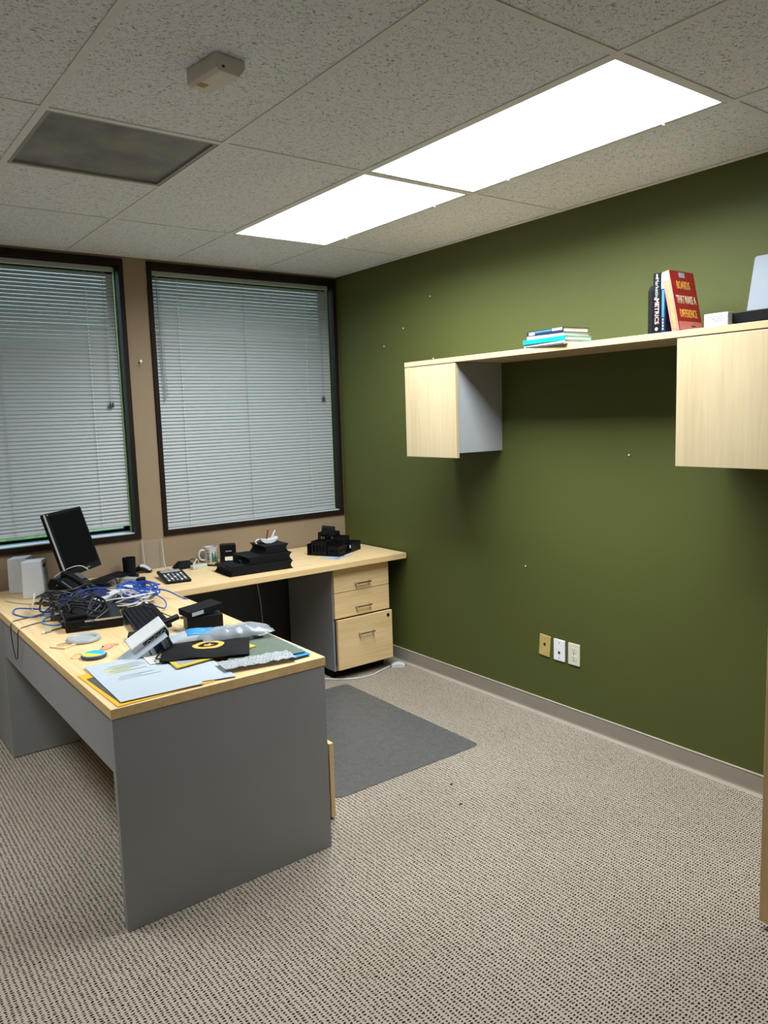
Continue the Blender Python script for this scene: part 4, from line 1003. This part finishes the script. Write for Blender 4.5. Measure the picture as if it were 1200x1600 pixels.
rt = MB(); rt.tube([(-0.066+0.020*math.cos(2*math.pi*k/12), 0.012+0.020*math.sin(2*math.pi*k/12), 0.004+0.004*math.sin(2*math.pi*k/12)) for k in range(13)], 0.0022, 6, sub=3)
rt.build('split_ring', 'brass_plate', t, smooth=True)
t = thing('fish_carving', 'small terracotta-coloured fish-shaped carving on the desk', 'ornament', (-2.212, -1.545, T), math.radians(30))
MB().slab(lambda u, v: (-0.045+0.09*u, (v-.5)*(0.030*math.sin(math.pi*min(1, u*1.25+0.08))**0.8+0.008+(0.016 if u > 0.86 else 0)), 0.004+0.012*max(0.1, math.sin(math.pi*min(1, u*1.1)))*(1-(2*v-1)**2)), 18, 8, 0.004).build('fish_body', 'terracotta', t, smooth=True)
MB().prism(circ(0.003, 8, -0.030, 0.004), 0.010, 0.0145).build('eye', 'print_dark', t)

# papers, envelopes and packets at the near end
def sheet(name, label, cat, corners, z, m, th=0.0008, amp=0.002, seed=0.0, nu=10, nv=10, group=None, cx=None):
    c = [Vector((a, b, 0)) for a, b in corners]
    o = sum(c, Vector())/4
    t = thing(name, label, cat, (o.x, o.y, z), group=group)
    def fn(u, v):
        p = (c[0]*(1-u)+c[1]*u)*(1-v)+(c[3]*(1-u)+c[2]*u)*v - o
        return (p.x, p.y, th+amp*(0.5+0.5*nz(u*3+seed, v*3, seed)))
    MB().slab(fn, nu, nv, th).build('sheet', m, t, smooth=False)
    t['_'] = 0; del t['_']
    return t, fn
sheet('manila_envelope', 'golden yellow envelope under the white sheets at the desk corner', 'envelope', ((-2.416, -1.835), (-2.404, -2.243), (-2.06, -2.225), (-2.10, -1.84)), T+0.0003, 'yellow_paper', 0.002, 0.001, 1.0)
sheet('dark_folder', 'dark folder peeking out between the envelope and the white sheets', 'folder', ((-2.402, -1.90), (-2.388, -2.215), (-2.10, -2.205), (-2.14, -1.88)), T+0.0036, 'print_dark', 0.0012, 0.0008, 2.0)
pt, fn = sheet('printed_sheet', 'large white printed sheet with yellow highlighted lines on top', 'paper', ((-2.372, -1.760), (-2.388, -2.222), (-2.105, -2.236), (-2.128, -1.770)), T+0.006, 'paper', 0.0006, 0.002, 3.0)
def on_sheet(fn, parent, nm, m, u0, u1, v0, v1, lift=0.0006):
    b = MB(); n = 4
    pts = []
    for i in range(n+1):
        u = u0+(u1-u0)*i/n
        for v in (v0, v1):
            p = fn(u, v); pts.append((p[0], p[1], p[2]+lift))
    b.add(pts, [(2*i, 2*i+2, 2*i+3, 2*i+1) for i in range(n)]); b.build(nm, m, parent)
for (u0, u1) in ((0.17, 0.20), (0.235, 0.262), (0.30, 0.327)): on_sheet(fn, pt, 'highlighted_line', 'highlighter', u0, u1, 0.18, 0.55)
for k in range(9):
    random.seed(k); on_sheet(fn, pt, 'printed_line', 'print_grey', 0.145+0.035*k+(0.09 if k > 5 else 0), 0.153+0.035*k+(0.09 if k > 5 else 0), 0.20+0.1*random.random(), 0.5+0.3*random.random(), 0.0008)
sheet('loose_sheet', 'blank white sheet between the printed sheet and the bubble wrap', 'paper', ((-2.13, -1.86), (-2.115, -2.205), (-1.985, -2.238), (-1.965, -1.95)), T+0.0042, 'paper', 0.0006, 0.002, 5.0)
ls, lf = sheet('lined_card', 'pale lined card tucked by the black pouch strap', 'paper', ((-2.16, -1.765), (-2.175, -1.91), (-2.09, -1.93), (-2.08, -1.765)), T+0.0092, 'paper_warm', 0.0008, 0.001, 6.0)
for k in range(5): on_sheet(lf, ls, 'printed_line', 'print_grey', 0.15+0.16*k, 0.19+0.16*k, 0.1, 0.9)
ym, yf_ = sheet('yellow_magazine', 'yellow-edged magazine under the black pouch', 'magazine', ((-2.105, -1.83), (-2.122, -2.035), (-1.775, -1.985), (-1.80, -1.78)), T+0.0105, 'yellow_print', 0.004, 0.001, 7.0)
on_sheet(yf_, ym, 'cover_picture', 'print_grey', 0.08, 0.90, 0.06, 0.60)
gf, gfn = sheet('green_folder', 'dark sage green folder on the right side of the paper pile', 'folder', ((-1.905, -1.93), (-1.942, -2.125), (-1.662, -2.170), (-1.642, -1.84)), T+0.0058, 'green_folder', 0.003, 0.002, 8.0)
pc, pf = sheet('photo_postcard', 'orange and white picture postcard at the right desk edge', 'postcard', ((-1.70, -1.80), (-1.715, -2.09), (-1.632, -2.11), (-1.628, -1.82)), T+0.0006, 'paper', 0.0006, 0.0006, 9.0)
on_sheet(pf, pc, 'picture', 'orange_print', 0.1, 0.45, 0.35, 0.95); on_sheet(pf, pc, 'picture', 'print_grey', 0.55, 0.9, 0.5, 0.95)
sheet('blue_card', 'pale blue card under the green folder by the front right corner', 'card', ((-1.735, -2.10), (-1.725, -2.195), (-1.650, -2.19), (-1.645, -2.10)), T+0.0030, 'sky_blue', 0.0008, 0.0006, 10.0)
sheet('black_card', 'small black card beneath the pale blue card', 'card', ((-1.745, -2.12), (-1.74, -2.212), (-1.665, -2.208), (-1.66, -2.12)), T+0.0004, 'black_plastic', 0.001, 0.0004, 11.0)
# bubble wrap: a sheet with domes
t = thing('bubble_wrap', 'clear crinkled bubble wrap strip along the front desk edge', 'bubble wrap', (-1.862, -2.165, T+0.0125), math.radians(-6))
bw = MB().slab(lambda u, v: (-0.135+0.27*u, -0.050+0.10*v+0.02*(1-u), 0.004+0.010*abs(nz(u*7, v*4, 4.4))), 26, 12, 0.0015)
bw.build('film', 'frosted_plastic', t, smooth=True)
bd = MB()
for i in range(18):
    for j in range(7):
        u, v = (i+0.5+0.5*(j % 2))/18.5, (j+0.5)/7
        bd.lathe([(0.0052, 0), (0.0040, 0.0014), (0.0, 0.0020)], 6, 0, Matrix.Translation((-0.135+0.27*u, -0.050+0.10*v+0.02*(1-u), 0.004+0.010*abs(nz(u*7, v*4, 4.4)))))
tag(bd.build('bubbles', 'poly_bag', t, smooth=True), kind='stuff')
# black pouch with a yellow emblem
t = thing('emblem_pouch', 'flat black fabric pouch with a round yellow emblem', 'pouch', (-1.952, -1.912, T+0.0165), math.radians(-27))
pfn = lambda u, v: (-0.165+0.33*u, -0.105+0.21*v, 0.010*max(0.15, (1-(2*u-1)**8)*(1-(2*v-1)**8))+0.006*nz(u*4, v*4, 9.1)+0.004)
MB().slab(pfn, 18, 14, 0.005).build('pouch_body', 'black_matte', t, smooth=True)
em = MB(); n = 24; pts = []
for k in range(n):
    a = 2*math.pi*k/n
    for r in (0.062, 0.040):
        u, v = 0.52+r*math.cos(a)/0.33, 0.62+r*math.sin(a)/0.21*0.8
        p = pfn(u, v); pts.append((p[0], p[1], p[2]+0.0012))
em.add(pts, [(2*k, 2*((k+1) % n), 2*((k+1) % n)+1, 2*k+1) for k in range(n)]); em.build('emblem_ring', 'gold_print', t)
em = MB(); pts = []
for k in range(10):
    a = 2*math.pi*k/10; r = 0.024 if k % 2 == 0 else 0.012
    p = pfn(0.52+r*math.cos(a)/0.33, 0.62+r*math.sin(a)/0.21); pts.append((p[0], p[1], p[2]+0.0016))
em.add(pts, [tuple(range(10))]); em.build('emblem_centre', 'gold_print', t)
MB().tube([(-0.163, -0.095, 0.010), (-0.182, -0.06, 0.002), (-0.175, 0.0, 0.004), (-0.163, 0.06, 0.012)], 0.004, 6).build('strap', 'black_cable', t, smooth=True)
# blue and white plastic packet
t = thing('blue_packet', 'glossy blue and white plastic packet behind the black pouch', 'packet', (-1.895, -1.700, T+0.012), math.radians(-14))
MB().slab(lambda u, v: (-0.17+0.34*u, -0.055+0.11*v, 0.006+0.020*max(0, (1-(2*u-1)**4)*(1-(2*v-1)**4))*(1+0.6*nz(u*6, v*5, 5.5))), 22, 12, 0.004).build('film', 'paper', t, smooth=True)
bfn = lambda u, v: (-0.17+0.34*u, -0.055+0.11*v, 0.0075+0.020*max(0, (1-(2*u-1)**4)*(1-(2*v-1)**4))*(1+0.6*nz(u*6, v*5, 5.5)))
bb = MB().slab(lambda u, v: bfn(0.36+0.52*u, 0.12+0.80*v), 10, 8, 0.0008); bb.build('blue_print', 'sky_blue', t, smooth=True)
# clear bag with dark contents
t = thing('clear_packet', 'clear plastic bag with a dark folded item inside, right of the pouch', 'packet', (-1.775, -1.825, T+0.026), math.radians(-10))
MB().slab(lambda u, v: (-0.105+0.21*u, -0.048+0.096*v, 0.004+0.027*max(0, (1-(2*u-1)**6)*(1-(2*v-1)**6))), 14, 10, 0.003).build('dark_contents', 'dark_blue_cover', t, smooth=True)
MB().slab(lambda u, v: (-0.150+0.29*u, -0.062+0.124*v, 0.006+0.034*max(0, (1-(2*u-1)**4)*(1-(2*v-1)**4))*(1+0.25*nz(u*9, v*7, 6.6))+0.010*max(0, u-0.88)*8*(0.5+nz(v*8, 2))), 26, 16, 0.0012).build('film', 'poly_bag', t, smooth=True)

# ------------------------------------------------------------------ cables
def cable(name, label, m, pts, r=0.0027, plug=None, cat='cable', group='loose cables on the desk'):
    p0 = Vector(pts[0])
    t = thing(name, label, cat, tuple(p0), group=group)
    MB().tube([Vector(p)-p0 for p in pts], r, 6, sub=5).build('lead', m, t, smooth=True)
    if plug:
        e = Vector(pts[-1])-p0; d = (Vector(pts[-1])-Vector(pts[-2])).normalized()
        MB().tube([tuple(e), tuple(e+d*0.028)], 0.0062, 8, sub=1).build('plug', plug, t)
        MB().tube([tuple(e+d*0.028), tuple(e+d*0.040)], 0.0042, 6, sub=1).build('plug_tip', 'silver', t)
    return t
def tangle(seed, cx, cy, rx, ry, zlo, zhi, n, start=None, end=None):
    rnd = random.Random(seed); pts = []
    if start: pts.append(start)
    a = rnd.random()*6.28
    for k in range(n):
        a += 0.9+0.5*rnd.random(); s = 0.45+0.55*rnd.random()
        pts.append((cx+rx*s*math.cos(a), cy+ry*s*math.sin(a), zlo+(zhi-zlo)*rnd.random()*(1-0.5*s)))
    if end: pts.append(end)
    return pts
TD = T+0.003
cable('blue_network_cable', 'coiled blue network cable on top of the heap, nearest the window', 'blue_cable', tangle(1, -1.835, -0.80, 0.13, 0.16, T+0.020, T+0.13, 36), 0.0038)
cable('blue_network_cable', 'blue network cable looping from the heap off the inner desk edge', 'blue_cable', tangle(2, -1.85, -0.82, 0.11, 0.15, T+0.02, T+0.085, 9) + [(-1.76, -0.83, T+0.05), (-1.70, -0.86, T+0.040), (-1.66, -0.92, T+0.014), (-1.615, -0.99, T-0.02), (-1.612, -1.02, T-0.12)], 0.0036)
cable('blue_network_cable', 'blue network cable running left across the navy bag', 'blue_cable', [(-1.80, -0.86, T+0.06), (-1.90, -0.90, T+0.090), (-2.00, -0.93, T+0.112), (-2.10, -0.90, T+0.118), (-2.20, -0.83, T+0.075), (-2.26, -0.76, T+0.02), (-2.30, -0.80, TD)], 0.0036)
cable('blue_network_cable', 'blue network cable loop near the left desk edge by the speakers', 'blue_cable', [(-2.22, -0.74, T+0.008), (-2.30, -0.60, TD), (-2.355, -0.55, TD), (-2.388, -0.66, TD), (-2.35, -0.78, TD), (-2.28, -0.80, TD+0.004), (-2.20, -0.86, T+0.012)], 0.0036)
cable('blue_network_cable', 'blue network cable end trailing in front of the middle keyboard', 'blue_cable', [(-1.86, -0.90, T+0.07), (-1.80, -0.97, T+0.055), (-1.78, -1.05, T+0.030), (-1.81, -1.11, T+0.012), (-1.86, -1.10, T+0.035)], 0.0030, 'dark_plastic')
cable('blue_network_cable', 'lighter blue network cable arc beside the docking unit', 'sky_blue', [(-2.20, -0.80, T+0.01), (-2.29, -0.86, TD), (-2.325, -0.95, TD), (-2.29, -1.03, TD), (-2.24, -1.02, T+0.008)], 0.0036)
cable('blue_network_cable', 'loosely wound blue network cable draped over the white cables', 'blue_cable', tangle(5, -1.87, -0.86, 0.13, 0.15, T+0.03, T+0.13, 20), 0.0036)
cable('white_cable_bundle', 'white charging cable tangled in the middle of the blue cables', 'white_cable', tangle(7, -1.885, -0.93, 0.12, 0.11, T+0.03, T+0.10, 22), 0.0032)
cable('white_cable_bundle', 'second white cable twisted under the blue coil', 'white_cable', tangle(8, -1.87, -0.90, 0.11, 0.13, T+0.02, T+0.09, 16), 0.0032, 'white_plastic')
cable('white_cable', 'white cable lying along the front of the cable heap above the keyboard', 'white_cable', [(-2.08, -1.03, T+0.075), (-2.02, -1.06, T+0.085), (-1.95, -1.05, T+0.078), (-1.88, -1.00, T+0.07)], 0.0034)
cable('thin_white_cable', 'thin white cable arching from the front speaker over the telephone', 'white_cable', [(-2.165, -0.42, T+0.02), (-2.15, -0.44, T+0.10), (-2.11, -0.47, T+0.14), (-2.06, -0.50, T+0.165), (-2.02, -0.52, T+0.168), (-1.995, -0.55, T+0.150)], 0.0026)
cable('grey_cable', 'grey cable rising from behind the front speaker to the telephone', 'grey_cable', [(-2.15, -0.50, T+0.02), (-2.11, -0.48, T+0.06), (-2.07, -0.46, T+0.085), (-2.03, -0.45, T+0.07)], 0.0026)
cable('grey_cable', 'grey cable lying in front of the speakers', 'grey_cable', [(-2.36, -0.32, TD), (-2.31, -0.44, TD), (-2.24, -0.53, TD), (-2.16, -0.58, TD), (-2.10, -0.68, TD+0.01)], 0.0028)
cable('white_cable', 'white cable loop with a clip in front of the speakers', 'white_cable', [(-2.25, -0.47, T+0.05), (-2.265, -0.52, T+0.03), (-2.285, -0.57, T+0.006), (-2.30, -0.66, TD), (-2.27, -0.68, TD)], 0.0026, 'paper_warm')
for k, (sd, cx, cy, rx, ry, n, lb) in enumerate((
    (11, -2.20, -0.70, 0.12, 0.14, 14, 'black cable tangled left of the navy bag'),
    (12, -2.16, -0.90, 0.13, 0.12, 14, 'black cable looped over the docking unit'),
    (13, -2.10, -0.62, 0.14, 0.12, 12, 'black cable coiled below the telephone'),
    (14, -2.22, -0.82, 0.10, 0.16, 12, 'black cable heaped at the left of the pile'),
    (15, -2.08, -0.93, 0.12, 0.10, 12, 'black cable draped across the front of the navy bag'),
    (16, -1.93, -0.62, 0.12, 0.12, 9, 'black cable curling behind the white remote'),
    (17, -2.17, -1.10, 0.12, 0.14, 24, 'black cable bundled on the docking unit nearest the desk front'),
    (18, -2.17, -1.03, 0.14, 0.14, 24, 'black cable wound round the middle of the docking unit'),
    (19, -2.20, -0.78, 0.13, 0.16, 18, 'longest black cable spread over the navy bag and plug packs'))):
    cable('black_cable', lb, 'black_cable', tangle(sd, cx, cy, rx, ry, T+0.02, T+0.15, n), 0.0042)
cable('black_cable', 'black cable hanging over the left desk edge, farther one', 'black_cable', [(-2.20, -0.74, T+0.012), (-2.33, -0.78, TD), (-2.40, -0.80, TD), (-2.433, -0.81, T-0.01), (-2.437, -0.83, T-0.09), (-2.436, -0.865, T-0.155), (-2.435, -0.88, T-0.160)], 0.0024)
cable('black_cable', 'black cable hanging over the left desk edge, nearer one', 'black_cable', [(-2.22, -0.98, T+0.012), (-2.31, -0.92, TD), (-2.39, -0.95, TD), (-2.433, -0.97, T-0.008), (-2.437, -0.95, T-0.08), (-2.436, -0.91, T-0.150)], 0.0024)
cable('usb_cable', 'black USB cable with a silver plug pointing at the left desk edge', 'black_cable', [(-2.19, -1.12, T+0.03), (-2.235, -1.09, T+0.016), (-2.27, -1.10, TD+0.003), (-2.335, -1.125, TD+0.003)], 0.0030, 'cord_grey')
cable('usb_cable', 'black USB plug lying right of the middle keyboard', 'black_cable', [(-1.92, -1.15, T+0.055), (-1.88, -1.21, T+0.03), (-1.84, -1.27, T+0.008), (-1.81, -1.31, TD+0.003)], 0.0026, 'dark_plastic')
cable('black_cable', 'black wire from the hub to the calculator across the return', 'black_cable', [(-1.60, -0.44, TD), (-1.62, -0.36, TD), (-1.615, -0.25, TD), (-1.62, -0.17, TD)], 0.0014)
for (lb, loc, rz_, m, L, W_, h) in (('pale plug pack beside the left desk edge cables', (-2.215, -0.86, T), 0.4, 'white_plastic', 0.06, 0.045, 0.028),
                            ('grey power brick amid the black cables', (-2.24, -0.93, T), -0.5, 'dark_plastic', 0.085, 0.04, 0.028),
                            ('black power brick in front of the docking unit', (-2.255, -1.10, T), 0.25, 'black_plastic', 0.045, 0.03, 0.022)):
    t = thing('power_adapter', lb, 'power adapter', loc, rz_)
    MB().box(-L/2, L/2, -W_/2, W_/2, 0, h).build('case', m, t, bevel=0.004)
    MB().tube([(L/2, 0, h/2), (L/2+0.02, 0.004, h/2+0.004), (L/2+0.05, 0.02, 0.006)], 0.003, 6).build('lead', 'black_cable', t, smooth=True)
    MB().box(-L*0.3, L*0.3, -W_*0.3, W_*0.3, h, h+0.0006).build('rating_label', 'paper', t)

# hanging lead under the return, floor cable with plug, lint
cable('hanging_lead', 'grey lead hanging down in the dark knee space under the return', 'cord_grey', [(-0.92, -0.34, T-0.038), (-0.90, -0.32, 0.62), (-0.875, -0.30, 0.50), (-0.868, -0.30, 0.38), (-0.86, -0.29, 0.25), (-0.83, -0.27, 0.10), (-0.78, -0.25, 0.006), (-0.72, -0.25, 0.005)], 0.0036, group='leads below the desk')
t = cable('floor_cable', 'white cable curving along the carpet round the drawer pedestal base', 'white_cable', [(-0.80, -0.42, 0.005), (-0.68, -0.52, 0.005), (-0.590, -0.600, 0.005), (-0.529, -0.665, 0.005), (-0.423, -0.725, 0.005), (-0.33, -0.735, 0.005), (-0.264, -0.715, 0.005), (-0.19, -0.690, 0.005), (-0.130, -0.672, 0.007)], 0.0048, group='leads below the desk')
t = thing('plug_adapter', 'white wedge-shaped plug at the end of the floor cable', 'plug', (-0.085, -0.700, 0.0005), math.radians(-35))
MB().slab(lambda u, v: (-0.045+0.09*u, -0.028+0.056*v, 0.030-0.014*(2*u-1)**2-0.006*(2*v-1)**2), 8, 6, lambda u, v: 0.030-0.014*(2*u-1)**2-0.006*(2*v-1)**2).build('plug_case', 'white_plastic', t, smooth=True)
for a in (-0.010, 0.010): MB().box(0.044, 0.060, a-0.003, a+0.003, 0.006, 0.008).build('prong', 'chrome', t)
for i, (x, y, lb) in enumerate(((-0.93, -2.17, 'dark speck of lint on the carpet nearer the chair mat'), (-1.02, -2.33, 'dark speck of lint on the carpet farther from the mat'))):
    tag(MB().slab(lambda u, v: (-0.006+0.012*u, -0.005+0.010*v, 0.001+0.003*(1-(2*u-1)**2)*(1-(2*v-1)**2)), 5, 5, 0.001).build('lint_speck', 'black_matte', None, (x, y, 0.0), smooth=True), lb, 'lint', 'specks on the carpet')
